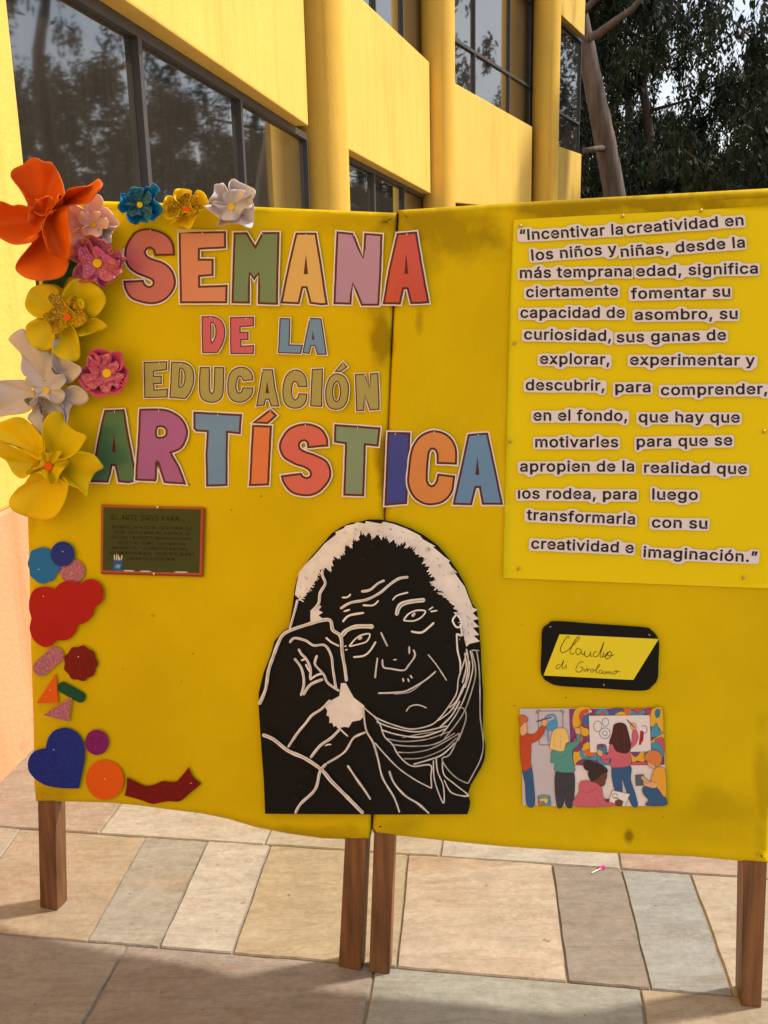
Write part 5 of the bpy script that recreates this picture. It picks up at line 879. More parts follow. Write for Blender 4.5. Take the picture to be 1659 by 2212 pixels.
def picture():
    sk, jean, yel, blu, tea, pnk = (226, 172, 132), (46, 88, 138), (226, 176, 44), (70, 148, 186), (84, 150, 146), (202, 98, 120)
    pur, red, org = (132, 60, 118), (206, 78, 78), (214, 108, 52)
    q = lambda *p: [(x, y, 1) for x, y in p]
    it = [((198, 192, 208), q((112, 97), (570, 97), (580, 420), (460, 480), (440, 994), (140, 994)), 'f'), ((228, 220, 226), q((615, 625), (1465, 620), (1475, 998), (600, 1002)), 'f'), (pur, q((570, 97), (1443, 94), (1463, 620), (615, 622), (580, 420)), 'f'),
          (yel, [(770, 125), (670, 120), (640, 200), (665, 290), (760, 325)], 74), (red, [(752, 250), (690, 205), (690, 140), (752, 110)], 40), ((50, 110, 172), [(700, 180), (760, 140), (758, 240), (705, 235)]), (blu, [(820, 150), (880, 112), (940, 152)], 36), (red, [(850, 160), (880, 125), (915, 160)]), ((88, 84, 152), [(960, 100), (1080, 97), (1040, 158), (950, 158)]), (yel, [(1000, 158), (1060, 122), (1120, 158)]), (org, [(1080, 102), (1140, 98), (1150, 155), (1110, 150)]), (blu, [(1150, 112), (1175, 145), (1230, 155), (1275, 110)], 36), (red, [(1170, 98), (1260, 98), (1220, 135)]), ((168, 66, 108), [(1290, 98), (1352, 96), (1340, 180), (1300, 150)]),
          (yel, [(1355, 97), (1440, 97), (1448, 320), (1400, 260), (1332, 260), (1330, 160)]), ((44, 120, 170), [(1385, 103), (1420, 110), (1415, 160), (1388, 182), (1372, 140)]), (blu, [(1335, 300), (1385, 230), (1410, 290), (1445, 335), (1340, 360)]), (yel, [(1335, 400), (1448, 330), (1452, 380), (1345, 425)]), ((190, 84, 110), [(1370, 390), (1450, 370), (1458, 520), (1420, 455)]), (blu, [(1340, 425), (1400, 412), (1450, 500), (1440, 550), (1340, 505)]),
          (yel, [(615, 500), (700, 430), (760, 410), (768, 500), (640, 618), (618, 615)]), (org, [(712, 500), (760, 470), (830, 512), (760, 545)]), (blu, [(700, 480), (690, 530), (760, 572), (840, 545), (875, 598), (960, 606)], 40), (pnk, [(870, 540), (950, 558), (930, 600), (880, 590)]), (pur, [(640, 618), (700, 565), (780, 600), (840, 618)]), (yel, [(1140, 500), (1270, 500), (1270, 590), (1200, 580), (1180, 610), (1140, 570)]), ((120, 60, 130), [(1150, 500), (1230, 500), (1190, 545)]), ((196, 84, 110), [(1140, 598), (1330, 592), (1330, 618), (1145, 618)]), (blu, [(1272, 500), (1340, 492), (1300, 560)]), (pur, [(600, 380), (700, 350), (690, 470), (620, 490)]), (org, [(620, 390), (690, 350), (700, 390), (640, 430)]),
          ((230, 222, 230), q((755, 162), (1322, 157), (1335, 495), (768, 505))), ((132, 152, 188), C_(838, 260, 38, 1.3) + [(876, 260)], 8), ((132, 152, 188), C_(910, 222, 30, 1.3) + [(940, 222)], 8), ((132, 152, 188), C_(905, 325, 50) + [(955, 325)], 9), ((132, 152, 188), C_(905, 325, 22) + [(927, 325)], 8), ((204, 72, 92), [(1248, 300), (1232, 430), (1258, 310), (1250, 400), (1240, 300)], 22), ((132, 152, 200), [(1245, 260), (1285, 258), (1298, 300), (1275, 332)], 10),
          ((70, 60, 66), q((280, 118), (510, 118), (515, 430), (293, 435), (280, 118)), 4), ((160, 150, 150), q((262, 125), (290, 105), (300, 120), (272, 142))), ((160, 150, 150), q((490, 115), (508, 108), (525, 130), (512, 142))), ((74, 152, 204), [(335, 215), (365, 165), (430, 158), (456, 230)], 16), ((74, 152, 204), [(388, 212), (458, 208), (450, 285), (362, 302)], 'f'), ((74, 152, 204), [(372, 300), (376, 410)], 13), ((150, 180, 210), [(345, 300), (342, 360)], 9),
          (jean, [(136, 650), (212, 630), (240, 800), (246, 994), (178, 994), (160, 800)]), ((192, 72, 32), [(116, 335), (200, 340), (215, 440), (212, 600), (216, 640), (136, 658)]), ((192, 72, 32), [(140, 345), (250, 330), (312, 258), (352, 256), (345, 300), (300, 372), (220, 420), (150, 430)]), (sk, [(315, 240), (325, 205), (355, 195), (366, 230), (345, 260)]), ((60, 40, 36), [(262, 220), (330, 198), (412, 175)], 9), (sk, [(118, 230), (160, 212), (178, 262), (180, 300), (165, 332), (122, 342)]), ((204, 104, 44), [(113, 162), (172, 170), (186, 210), (150, 225), (116, 262)]),
          (blu, q((282, 920), (392, 915), (400, 998), (285, 998))), ((110, 160, 150), C_(337, 917, 54, .25)), ((228, 192, 112), [(290, 940), (370, 936), (358, 985), (330, 955), (310, 965)]), (org, q((285, 965), (315, 965), (318, 997), (286, 997))),
          ((58, 58, 72), [(450, 680), (612, 688), (605, 995), (540, 998), (530, 850), (515, 998), (456, 998)]), (tea, [(415, 490), (520, 480), (560, 420), (640, 395), (640, 340), (676, 336), (676, 390), (640, 450), (600, 492), (610, 600), (615, 686), (446, 676), (440, 605), (402, 600), (405, 540)]), (sk, [(635, 325), (630, 280), (665, 275), (677, 300), (670, 332)]), ((150, 70, 50), [(655, 280), (705, 215)], 9), ((236, 200, 122), [(412, 330), (440, 286), (500, 278), (545, 300), (566, 400), (540, 422), (512, 492), (400, 470), (392, 440)]), ((196, 156, 84), [(450, 300), (432, 380), (440, 470)], 3), ((196, 156, 84), [(500, 300), (490, 390), (490, 480)], 3), ((50, 96, 92), [(450, 560), (500, 556), (560, 510)], 3),
          (jean, [(975, 640), (1140, 632), (1146, 760), (1190, 900), (1210, 1002), (1160, 1002), (1100, 850), (1060, 730), (1065, 870), (1000, 862)]), (pnk, [(960, 420), (1000, 450), (1140, 440), (1160, 330), (1170, 290), (1195, 290), (1216, 360), (1190, 430), (1140, 482), (1140, 620), (965, 640), (960, 560), (880, 572), (870, 512), (930, 520)]), (sk, [(1150, 280), (1145, 250), (1175, 230), (1196, 255), (1190, 290)]), ((110, 44, 40), [(1190, 280), (1105, 195)], 10), ((72, 28, 30), [(975, 320), (990, 250), (1040, 228), (1095, 245), (1120, 310), (1146, 440), (1110, 510), (1010, 490), (980, 430), (946, 420)]), ((110, 54, 50), [(1020, 260), (1010, 350), (1030, 470)], 3), ((110, 54, 50), [(1075, 260), (1085, 350), (1090, 480)], 3),
          ((62, 132, 168), [(836, 450), (912, 445), (920, 510), (885, 512), (842, 490)]), ((120, 70, 120), C_(873, 442, 40, .36)), (sk, [(835, 480), (882, 498), (870, 540), (838, 520)]),
          (pnk, [(622, 1002), (660, 880), (670, 790), (720, 770), (800, 780), (870, 830), (900, 940), (1010, 965), (1010, 1002)]), ((140, 54, 76), [(672, 850), (740, 880), (830, 840)], 3), ((140, 54, 76), [(820, 900), (830, 960), (860, 1000)], 3), ((106, 62, 48), [(850, 740), (880, 700), (920, 695), (922, 740), (912, 760), (905, 800), (875, 822), (840, 792), (780, 778), (800, 755)]), ((50, 38, 36), C_(755, 625, 50)), ((50, 38, 36), [(750, 690), (790, 620), (860, 615), (926, 660), (925, 690), (880, 702), (840, 745), (780, 768), (755, 730)]),
          ((232, 226, 230), q((980, 860), (1137, 893), (1090, 1002), (1060, 1002), (940, 960))), ((100, 90, 96), C_(1000, 910, 22) + [(1022, 910)], 5), ((106, 62, 48), [(1000, 962), (1040, 945), (1070, 970), (1060, 1002), (1015, 1002)]), ((106, 62, 48), [(905, 945), (950, 945), (930, 970)]), ((40, 30, 34), [(990, 920), (1090, 970)], 7),
          (jean, [(1255, 850), (1290, 815), (1400, 830), (1473, 930), (1474, 996), (1290, 998), (1312, 950), (1270, 900)]), ((230, 166, 54), [(1365, 670), (1420, 640), (1468, 680), (1473, 915), (1400, 840), (1340, 782)]), (sk, [(1250, 770), (1340, 780), (1400, 800), (1370, 836), (1300, 822), (1246, 792)]), ((76, 96, 112), q((1190, 718), (1265, 712), (1262, 810), (1195, 815))), (sk, [(1240, 735), (1268, 730), (1300, 770), (1330, 775), (1290, 790)]), (sk, [(1290, 560), (1330, 600), (1370, 625), (1365, 652), (1320, 637), (1305, 600)]), ((212, 128, 68), [(1276, 540), (1320, 492), (1390, 490), (1436, 540), (1420, 620), (1380, 626), (1330, 602), (1282, 572)])]
    p = art('printed_picture', zK, .0045, it, .0012, ((214, 206, 216), q((110, 95), (760, 92), (1445, 92), (1462, 500), (1478, 1000), (1100, 1006), (620, 1008), (138, 995), (128, 560))), panel=1, label='laminated colour picture of five children painting, at the lower right of the right panel', cat='picture')
    bm = bmesh.new(); c = Vector(B(*zK([(770, 120)])[0], .008)); bmesh.ops.create_icosphere(bm, subdivisions=2, radius=.0028, matrix=Matrix.Translation(c)); link('pin', bm_mesh(bm, 'pin'), PIN, p, smooth=True)
picture()

def poster():
    H = .0042; bm = bmesh.new(); q = lambda p: [x[:2] for x in zT(p)]
    fr = q([(103, 95), (800, 118), (1540, 133), (1585, 150), (1568, 640), (1550, 1123), (800, 1104), (110, 1085), (95, 1065), (98, 560)])
    poly_fill(bm, fr, H, 0); vs = bm.verts[:]; lo = [bm.verts.new((v.co.x, v.co.y, H - .0012)) for v in vs]
    for i in range(len(fr)): bm.faces.new((vs[i], vs[(i + 1) % len(fr)], lo[(i + 1) % len(fr)], lo[i]))
    poly_fill(bm, q([(95, 1060), (800, 1080), (1550, 1100), (1550, 1123), (800, 1104), (110, 1085)]), H + .0001, 5)
    poly_fill(bm, q([(1545, 140), (1585, 150), (1568, 640), (1550, 1123), (1530, 1120)]), H + .00015, 5)
    poly_fill(bm, q([(135, 135), (1520, 165), (1497, 1070), (125, 1030)]), H + .0002, 1)
    L = [('EL ARTE SIRVE PARA...', (248, 312), (1285, 335), 105, .014), ('DESARROLLAR NUESTRA  CREATIVIDAD, QUE', (262, 435), (1402, 460), 62, .012), ('PUEDE SER POR MEDIO DE LA MÚSICA, LA', (292, 508), (1350, 532), 62, .012), ('PINTURA, Y DIFERENTES MANISFESTACIONES', (248, 580), (1395, 607), 62, .012), ('ARTÍSTICAS, SIENDO  CLAVE NUESTRA', (340, 658), (1295, 680), 62, .012), ('IMAGINACIÓN Y LA EXPRESIÓN PERSONAL;', (258, 728), (1355, 752), 62, .012), ('ASÍ TAMBIÉN PODEMOS  OBSERVAR EL MUNDO', (215, 800), (1418, 828), 62, .012), ('CON MAYOR SENSIBILIDAD', (455, 882), (1145, 895), 62, .012)]
    for s, a, b, e, bo in L: p0, p1 = q([a, b]); add_text(bm, s, p0, p1, e / 6.574, H + .0004, 2, bo)
    n = [0]
    def hh(): n[0] += 1; return H + .0006 + n[0] * .00002
    for p in ([(290, 805), (292, 890)], [(325, 798), (317, 890)], [(350, 812), (342, 890)], [(367, 845), (362, 890)], [(398, 812), (388, 892)]): ribbon(bm, zT(p), 16 / 6.57, hh(), 3, .9, .02)
    poly_fill(bm, q([(275, 895), (405, 890), (405, 1038), (275, 1035)]), hh(), 4); ribbon(bm, zT([(295, 995), (335, 940), (315, 1000), (355, 940), (335, 1005), (375, 945), (355, 1010)]), 11 / 6.57, hh(), 6, .8, .1)
    for p in ([(415, 1033), (576, 1040)], [(650, 1042), (812, 1047)], [(1140, 1055), (1335, 1058)]): ribbon(bm, zT(p), 18 / 6.57, hh(), 3, .9, .02)
    po = flat_bm('chalkboard_poster', bm, [mat('brick_print', srgb(168, 80, 46), .3, .06, 14, spec=.35), mat('board_green_print', srgb(44, 62, 20), .16, .15, 10, spec=.4), mat('dark_type', (.010, .010, .006), .2, .05), mat('chalk_white_print', (.66, .62, .58), .3, .03), mat('box_blue_print', srgb(24, 84, 158), .3, .05), mat('brick_dark_print', srgb(132, 52, 36), .25, .05), mat('scribble_print', srgb(110, 176, 200), .3, .05)],
                 panel=0, label='small glossy poster printed as a green chalkboard with lines of dark capitals, below the title', cat='poster')
    for x, y in ((903, 133), (852, 1078)):
        bm = bmesh.new(); c = Vector(B(*zT([(x, y)])[0], .0075)); bmesh.ops.create_icosphere(bm, subdivisions=2, radius=.0026, matrix=Matrix.Translation(c)); link('pin', bm_mesh(bm, 'pin'), PIN, po, smooth=True)
poster()

# ================================================================== FOAM SHAPES DOWN THE LEFT EDGE
def foam(name, rgb, glitter=0.): return mat(name, srgb(*rgb), .7, .05, 7, spec=.25, glitter=glitter)
def shape(T, pts, m, label, cat, h=.006, smooth=True, pin=None, thick=.0022, name='foam_shape'):
    o = crom(T(pts), True, 4.) if smooth else np.array(dense([q[:2] for q in T(pts)], 20))
    lo = offset(o, .9)
    ob = flat(name, [([o], h, 0, 1)], [m], thick=thick, hfun=lambda x, y: .0008 * math.sin(x * .05 + y * .03), grid=18, label=label, cat=cat, group='foam shapes pinned down the left edge')
    if pin:
        bm = bmesh.new(); a = pin[2] if len(pin) > 2 else .3; ribbon(bm, T([(pin[0] - 5 * math.cos(a), pin[1] - 5 * math.sin(a)), (pin[0] + 5 * math.cos(a), pin[1] + 5 * math.sin(a))]), 1.7, h + .0025, 0); flat_bm('pin', bm, [PIN], parent=ob)
    return ob
EL = lambda x, y, a, b, n=28: [(x + a * math.cos(t), y + b * math.sin(t)) for t in np.linspace(0, 2 * math.pi, n, endpoint=False)]
def capsule(x0, y0, x1, y1, r):
    a = math.atan2(y1 - y0, x1 - x0); return [(x1 + r * math.cos(t), y1 + r * math.sin(t)) for t in np.linspace(a - 1.57, a + 1.57, 9)] + [(x0 + r * math.cos(t), y0 + r * math.sin(t)) for t in np.linspace(a + 1.57, a + 4.71, 9)]
BLUF, BLUG, PNKG, REDF, DRED, ORGF, GRNF, PURG = foam('blue_foam', (32, 112, 178)), foam('royal_blue_glitter_foam', (6, 40, 136), .5), foam('pink_glitter_foam', (170, 104, 124), .55), foam('red_foam', (172, 24, 22)), foam('dark_red_glitter_foam', (112, 4, 8), .5), foam('orange_foam', (226, 96, 12)), foam('green_foam', (18, 78, 52)), foam('purple_glitter_foam', (122, 14, 106), .5)
shape(zL, EL(468, 490, 80, 78), PNKG, 'pink glitter foam circle between the royal blue circle and the red cloud', 'foam shape', .0045, pin=(464, 500))
shape(zL, [(270, 335), (320, 350), (335, 400), (385, 450), (385, 490), (360, 515), (350, 545), (310, 560), (275, 572), (240, 560), (225, 545), (195, 520), (190, 480), (178, 440), (190, 400), (200, 360), (240, 345)], BLUF, 'plain mid blue foam splat shape, uppermost on the left edge', 'foam shape', .006, pin=(250, 478, 0))
shape(zL, EL(404, 379, 77, 81), BLUG, 'royal blue glitter foam circle touching the blue splat', 'foam shape', .0085, pin=(405, 364))
shape(zL, [(357, 602, 1), (380, 575), (430, 553), (480, 557), (516, 572, 1), (560, 545), (610, 545), (655, 580), (668, 640), (655, 690), (611, 721, 1), (600, 770), (560, 815), (499, 841, 1), (490, 880), (450, 925), (410, 938), (367, 935, 1), (340, 965), (300, 980), (260, 970), (215, 930), (192, 870), (195, 825), (206, 796, 1), (188, 740), (190, 670), (215, 615), (260, 592), (310, 592)], REDF, 'large plain red foam cloud on the left edge', 'foam shape', .0085, pin=(280, 652))
shape(zL, capsule(265, 1115, 358, 1032, 53), PNKG, 'pink glitter foam pill below the red cloud', 'foam shape', .006)
shape(zL, [(520 + (107 + 5 * math.cos(9 * t)) * math.cos(t), 1085 + (112 + 5 * math.cos(9 * t)) * math.sin(t)) for t in np.linspace(0, 6.283, 60, endpoint=False)], DRED, 'dark red glitter foam disc with a scalloped edge', 'foam shape', .006, pin=(505, 1042))
shape(zL, [(362, 1148), (375, 1340), (235, 1342)], ORGF, 'plain orange foam triangle', 'foam shape', .006, False, pin=(323, 1258))
shape(zL, capsule(407, 1240, 518, 1302, 36), GRNF, 'dark green foam pill beside the orange triangle', 'foam shape', .005)
shape(zL, [(465, 1303), (443, 1460), (280, 1418)], PNKG, 'pink glitter foam triangle under the green pill', 'foam shape', .0085, False)
shape(zL, [(295, 1632, 1), (310, 1570), (350, 1520), (420, 1500), (490, 1525), (535, 1590), (548, 1680), (530, 1790), (510, 1892, 1), (400, 1890), (290, 1870), (215, 1820), (180, 1760), (190, 1690), (230, 1648)], BLUG, 'large royal blue glitter foam heart lying on its side', 'foam shape', .006, pin=(346, 1642))
shape(zL, EL(625, 1595, 77, 82), PURG, 'purple glitter foam circle right of the heart', 'foam shape', .006)
shape(zL, EL(677, 1838, 122, 128), ORGF, 'plain orange foam circle between the heart and the red ribbon', 'foam shape', .006, pin=(677, 1830))
shape(zL, [(820, 1820, 1), (880, 1850), (940, 1875), (1000, 1865), (1050, 1845), (1130, 1850), (1170, 1815), (1220, 1753, 1), (1245, 1815), (1300, 1862, 1), (1230, 1920), (1160, 1975), (1090, 1975), (1030, 1985), (980, 1992), (900, 1965), (803, 1938, 1), (815, 1890)], DRED, 'wavy red glitter foam ribbon near the bottom edge', 'foam shape', .006, pin=(1232, 1858))

# ================================================================== FOAM FLOWERS
def petal(parent, T, outline, base, h0, rise, m, curl=.012, wave=3, seed=0., name='petal', thick=.0016, cup=0., K=9):
    """foam petal: fan of rings from its base out to the traced outline, lifted and waved off the board"""
    o = crom(T(outline), True, 3.5); b = np.array(T([base])[0][:2]); bm = bmesh.new(); N = len(o); V = []
    for k in range(1, K + 1):
        t = k / K
        row = []
        for i in range(N):
            p = b + (o[i] - b) * t; s = i / N * 2 * math.pi
            h = h0 + rise * t ** 1.4 + curl * t * t * (math.sin(wave * s + seed) + .55 * math.sin(2 * wave * s + seed * 2.3)) + cup * t ** 3 + .006 * t * noise.noise((p[0] * .02, p[1] * .02, seed))
            row.append(bm.verts.new((p[0], p[1], max(h, .003))))
        V.append(row)
    c = bm.verts.new((b[0], b[1], h0))
    for i in range(N): bm.faces.new((c, V[0][i], V[0][(i + 1) % N]))
    for a, d in zip(V, V[1:]):
        for i in range(N): bm.faces.new((a[i], d[i], d[(i + 1) % N], a[(i + 1) % N]))
    ob = flat_bm(name, bm, [m], parent, 0, smooth=True)
    md = ob.modifiers.new('thickness', 'SOLIDIFY'); md.thickness = thick; md.offset = 0
    return ob
def button(parent, T, c, r, h, m):
    bm = bmesh.new(); o = np.array([q[:2] for q in T(EL(c[0], c[1], r, r, 24))]); 
    poly_fill(bm, offset(o, -1.0), h, 0); top = bm.verts[:]; mid = [bm.verts.new((x, y, h - .0008)) for x, y in o]; lo = [bm.verts.new((x, y, h - .005)) for x, y in o]; n = len(o)
    for i in range(n):
        j = (i + 1) % n; bm.faces.new((top[i], top[j], mid[j], mid[i])); bm.faces.new((mid[i], mid[j], lo[j], lo[i]))
    return flat_bm('flower_centre', bm, [m], parent, 0)
def ff(name, rgb, tr=.18, gl=0.): return mat(name, srgb(*rgb), .55, .05, 6, spec=.3, trans=tr, glitter=gl)
F_OR, F_PE, F_PG, F_PM, F_YE, F_YB, F_GO, F_WH, F_BG, F_BL, F_RO, F_SI = ff('orange_petal_foam', (222, 96, 16), .15), ff('peach_petal_foam', (252, 218, 204), .2), ff('pink_glitter_petal_foam', (196, 106, 134), .1, .7), ff('pink_matte_foam', (206, 96, 150), .1), ff('yellow_petal_foam', (226, 200, 8)), ff('bright_yellow_petal_foam', (246, 216, 8), .3), ff('gold_glitter_foam', (168, 132, 12), .1, 1.), ff('white_petal_foam', (216, 206, 208), .25), ff('blue_glitter_foam', (20, 128, 190), .15, 1.), ff('teal_glitter_foam', (44, 100, 122), .1, .8), ff('rose_petal_foam', (222, 88, 132), .2), ff('silver_glitter_foam', (120, 116, 116), 0., 1.)
B_YE, B_OR = ff('yellow_button_foam', (232, 188, 4), 0.), ff('orange_button_foam', (228, 88, 10), 0.)
def flower(T, centre, label):
    p = B(*T([centre])[0][:2], 0, 0); r = empty('foam_flower', p, label=label, cat='flower', group='handmade foam flowers on the left panel'); return r

def flowers():
    # green leaf behind the orange flower
    lf = flat('foam_leaf', [([crom(zF3([(790, 1260), (890, 1290), (850, 1400), (870, 1450, 1), (780, 1470), (730, 1590, 1), (640, 1540), (510, 1545, 1), (500, 1500), (700, 1420)]), True, 4)], .006, 0, 1)], [foam('leaf_green_foam', (24, 84, 54))], thick=.003, panel=0, label='dark green foam leaf tucked between the orange and the gold-centred yellow flower', cat='leaf')
    bm = bmesh.new()
    for i, p in enumerate(([(870, 1290), (800, 1340)], [(860, 1390), (790, 1400)], [(840, 1450), (760, 1430)], [(720, 1570), (690, 1500)], [(640, 1530), (650, 1490)], [(560, 1530), (600, 1500)])): ribbon(bm, zF3(p), 1.2, .0064 + i * .0001, 0)
    flat_bm('leaf_vein', bm, [mat('vein_ink', (.004, .014, .01), .6, .05)], parent=lf)
    # white, large  (below its yellow neighbours)
    r = flower(zA, (265, 1385), 'large white foam flower with ruffled white middle and yellow centre')
    for i, (o, b, cu) in enumerate([([(50, 1085), (90, 1040), (140, 1025), (150, 1080), (230, 1150), (290, 1160), (300, 1250), (260, 1320), (150, 1300), (120, 1250), (125, 1180), (85, 1120)], (250, 1300), .01), ([(-50, 1335), (0, 1325), (140, 1322), (180, 1370), (200, 1420), (170, 1500), (50, 1525), (-50, 1520)], (190, 1400), .01), ([(200, 1490), (160, 1540), (200, 1590), (240, 1640), (250, 1530), (300, 1510), (370, 1510), (350, 1450), (230, 1430)], (280, 1440), .004), ([(380, 1370), (440, 1355), (500, 1390), (510, 1440), (470, 1470), (430, 1465), (405, 1500), (385, 1590), (370, 1520), (340, 1480), (345, 1420)], (350, 1430), .012), ([(300, 1180), (310, 1100), (345, 1075), (352, 1095), (322, 1130), (350, 1180), (420, 1220), (470, 1250), (460, 1290), (400, 1350), (370, 1330), (320, 1270), (300, 1230)], (350, 1280), .016)]):
        petal(r, zA, o, b, .006 + .002 * i, .018, F_WH, cu, 2, i * 1.9)
    petal(r, zA, [(140, 1435), (190, 1425), (197, 1460), (165, 1466)], (170, 1445), .028, .006, F_SI, .003, name='silver_curl'); petal(r, zA, [(222, 1440), (245, 1432), (258, 1490), (250, 1528), (232, 1500)], (240, 1475), .03, .006, F_SI, .003, name='silver_curl')
    petal(r, zA, [(145, 1320), (180, 1280), (230, 1290), (255, 1310), (290, 1255), (320, 1290), (370, 1290), (382, 1330), (350, 1370), (377, 1400), (360, 1450), (320, 1455), (260, 1420), (215, 1420), (205, 1475), (168, 1460), (200, 1430), (205, 1385), (150, 1345)], (267, 1375), .030, .014, F_WH, .007, 5, .4, name='inner_corolla')
    button(r, zA, (267, 1385), 22, .036, B_YE)
    # yellow with gold middle
    r = flower(zA, (390, 955), 'five-petalled dull yellow foam flower with a gold glitter middle and orange centre')
    for i, o in enumerate([[(145, 880), (180, 790), (270, 765), (335, 790), (330, 860), (300, 920), (240, 960), (180, 940)], [(360, 830), (420, 740), (500, 740), (580, 790), (615, 860), (570, 940), (510, 970), (430, 930), (380, 880)], [(430, 960), (500, 975), (560, 965), (620, 1005), (600, 1030), (520, 1055), (450, 1068), (420, 1030)], [(400, 1000), (440, 1040), (460, 1110), (465, 1190), (430, 1215), (360, 1200), (310, 1160), (300, 1090), (350, 1020)], [(150, 1010), (200, 970), (270, 950), (350, 980), (320, 1050), (310, 1110), (270, 1150), (200, 1130), (160, 1080)]]):
        petal(r, zA, o, (390 + (np.mean([q[0] for q in o]) - 390) * .35, 955 + (np.mean([q[1] for q in o]) - 955) * .35), .018, .02 + .004 * (i % 2), F_YE, .008, 2, i * 2.1)
    petal(r, zA, [(280, 845), (320, 810), (380, 850), (440, 835), (450, 870), (500, 935), (500, 985), (440, 1020), (380, 1020), (340, 1055), (300, 1045), (290, 1000), (250, 945), (310, 900)], (391, 950), .036, .018, F_GO, .009, 5, 1.1, name='inner_corolla')
    petal(r, zA, [(448, 862), (465, 850), (485, 862), (488, 900), (470, 905)], (470, 880), .05, .006, F_YE, .002, name='petal'); button(r, zA, (391, 958), 22, .043, B_OR)
    # orange, largest
    r = flower(zF3, (470, 760), 'large plain orange foam flower at the upper left corner')
    for i, (o, b, ri, cu, hh) in enumerate([([(-160, 620), (0, 570), (140, 620), (220, 610), (350, 645), (450, 720), (480, 900), (400, 1030), (180, 1075), (0, 1000), (-150, 900)], (400, 800), .05, .016, .012), ([(400, 1030), (300, 1150), (215, 1260), (180, 1360), (270, 1450), (400, 1490), (560, 1490), (700, 1460), (770, 1390), (800, 1250), (700, 1150), (560, 1000), (480, 900)], (500, 970), .04, .014, .02), ([(350, 640), (240, 440), (130, 290), (150, 200), (270, 140), (350, 75), (430, 70), (510, 110), (600, 120), (670, 220), (730, 360), (750, 470), (740, 530), (620, 680), (480, 740)], (490, 660), .045, .018, .018), ([(600, 680), (650, 600), (750, 500), (800, 430), (900, 405), (1060, 385), (1140, 315), (1168, 318), (1195, 380), (1110, 500), (1030, 590), (900, 605), (730, 630)], (660, 640), .05, .014, .035)]):
        petal(r, zF3, o, b, hh, ri, F_OR, cu, 2, i * 1.7 + .5, K=12)
    petal(r, zF3, [(330, 800), (340, 680), (400, 610), (412, 540), (440, 555), (560, 508), (620, 550), (635, 640), (690, 610), (675, 510), (710, 495), (735, 560), (720, 640), (640, 660), (590, 740), (480, 840), (400, 860)], (520, 700), .045, .026, F_OR, .012, 4, .8, name='inner_corolla')
    petal(r, zF3, [(560, 730), (640, 680), (790, 625), (800, 800), (820, 1000), (822, 1150), (805, 1240), (700, 1230), (580, 1170), (530, 1050), (500, 950), (510, 820)], (560, 760), .055, .035, F_OR, .014, 2, 3.6, K=12)
    petal(r, zF3, [(540, 660), (620, 655), (600, 700), (550, 730), (530, 700)], (560, 690), .07, .006, F_OR, .004, name='inner_corolla')
    # peach
    r = flower(zF3, (1092, 843), 'pale peach foam flower beside the big orange one')
    for i, o in enumerate([[(790, 625), (850, 605), (940, 640), (1000, 700), (1040, 800), (900, 890), (800, 900)], [(985, 660), (1000, 590), (1100, 500), (1160, 500), (1202, 560), (1190, 650), (1150, 740), (1060, 740)], [(1150, 720), (1220, 640), (1290, 690), (1340, 760), (1390, 830), (1370, 862), (1300, 872), (1180, 840)], [(1160, 880), (1300, 872), (1330, 900), (1300, 960), (1290, 1060), (1200, 1030), (1130, 970)], [(820, 1000), (850, 910), (940, 870), (1030, 900), (1010, 1000), (900, 1020), (860, 1090), (820, 1050)]]):
        petal(r, zF3, o, (1092 + (np.mean([q[0] for q in o]) - 1092) * .4, 843 + (np.mean([q[1] for q in o]) - 843) * .4), .012, .022, F_PE if i < 3 else F_WH if i == 3 else F_PE, .008, 2, i * 2.3)
    petal(r, zF3, [(1100, 690), (1150, 690), (1175, 715), (1150, 770), (1240, 760), (1270, 820), (1250, 890), (1195, 885), (1190, 960), (1130, 985), (1050, 960), (980, 970), (945, 910), (965, 875), (1010, 855), (930, 830), (895, 770), (910, 720), (970, 690), (1020, 720), (1045, 745), (1050, 690)], (1092, 840), .03, .016, F_PE, .007, 5, .3, name='inner_corolla')
    button(r, zF3, (1092, 843), 33, .037, B_YE)
    # pink glitter with a matte fold
    r = flower(zF3, (1135, 1293), 'dusky pink glitter foam flower with a folded matte pink strip')
    petal(r, zF3, [(860, 1080), (920, 1010), (960, 1060), (1060, 985), (1180, 1010), (1280, 1060), (1305, 1130), (1300, 1190), (1360, 1130), (1410, 1160), (1430, 1215), (1470, 1230), (1460, 1270), (1430, 1290), (1420, 1390), (1380, 1440), (1250, 1540), (1180, 1585), (1110, 1510), (1000, 1500), (930, 1520), (850, 1440), (870, 1350), (920, 1290), (830, 1250), (840, 1150)], (1120, 1280), .014, .03, F_PG, .009, 6, .9, name='outer_corolla', K=12)
    petal(r, zF3, [(915, 1110), (1000, 1110), (980, 1010), (1030, 1020), (1090, 1110), (1200, 1200), (1350, 1290), (1390, 1262), (1380, 1380), (1330, 1470), (1220, 1500), (1100, 1440), (980, 1460), (970, 1350), (930, 1250)], (1130, 1290), .034, .016, F_PG, .009, 5, 2., name='inner_corolla')
    petal(r, zF3, [(1090, 1110), (1140, 1100), (1250, 1200), (1355, 1265), (1330, 1310), (1230, 1270), (1170, 1190), (1095, 1140)], (1220, 1205), .066, .004, F_PM, .004, name='folded_strip'); button(r, zF3, (1135, 1293), 53, .042, B_YE)
    # magenta rose small
    r = flower(zA, (620, 1285), 'small rose pink foam flower with a pink glitter middle, right of the white flower')
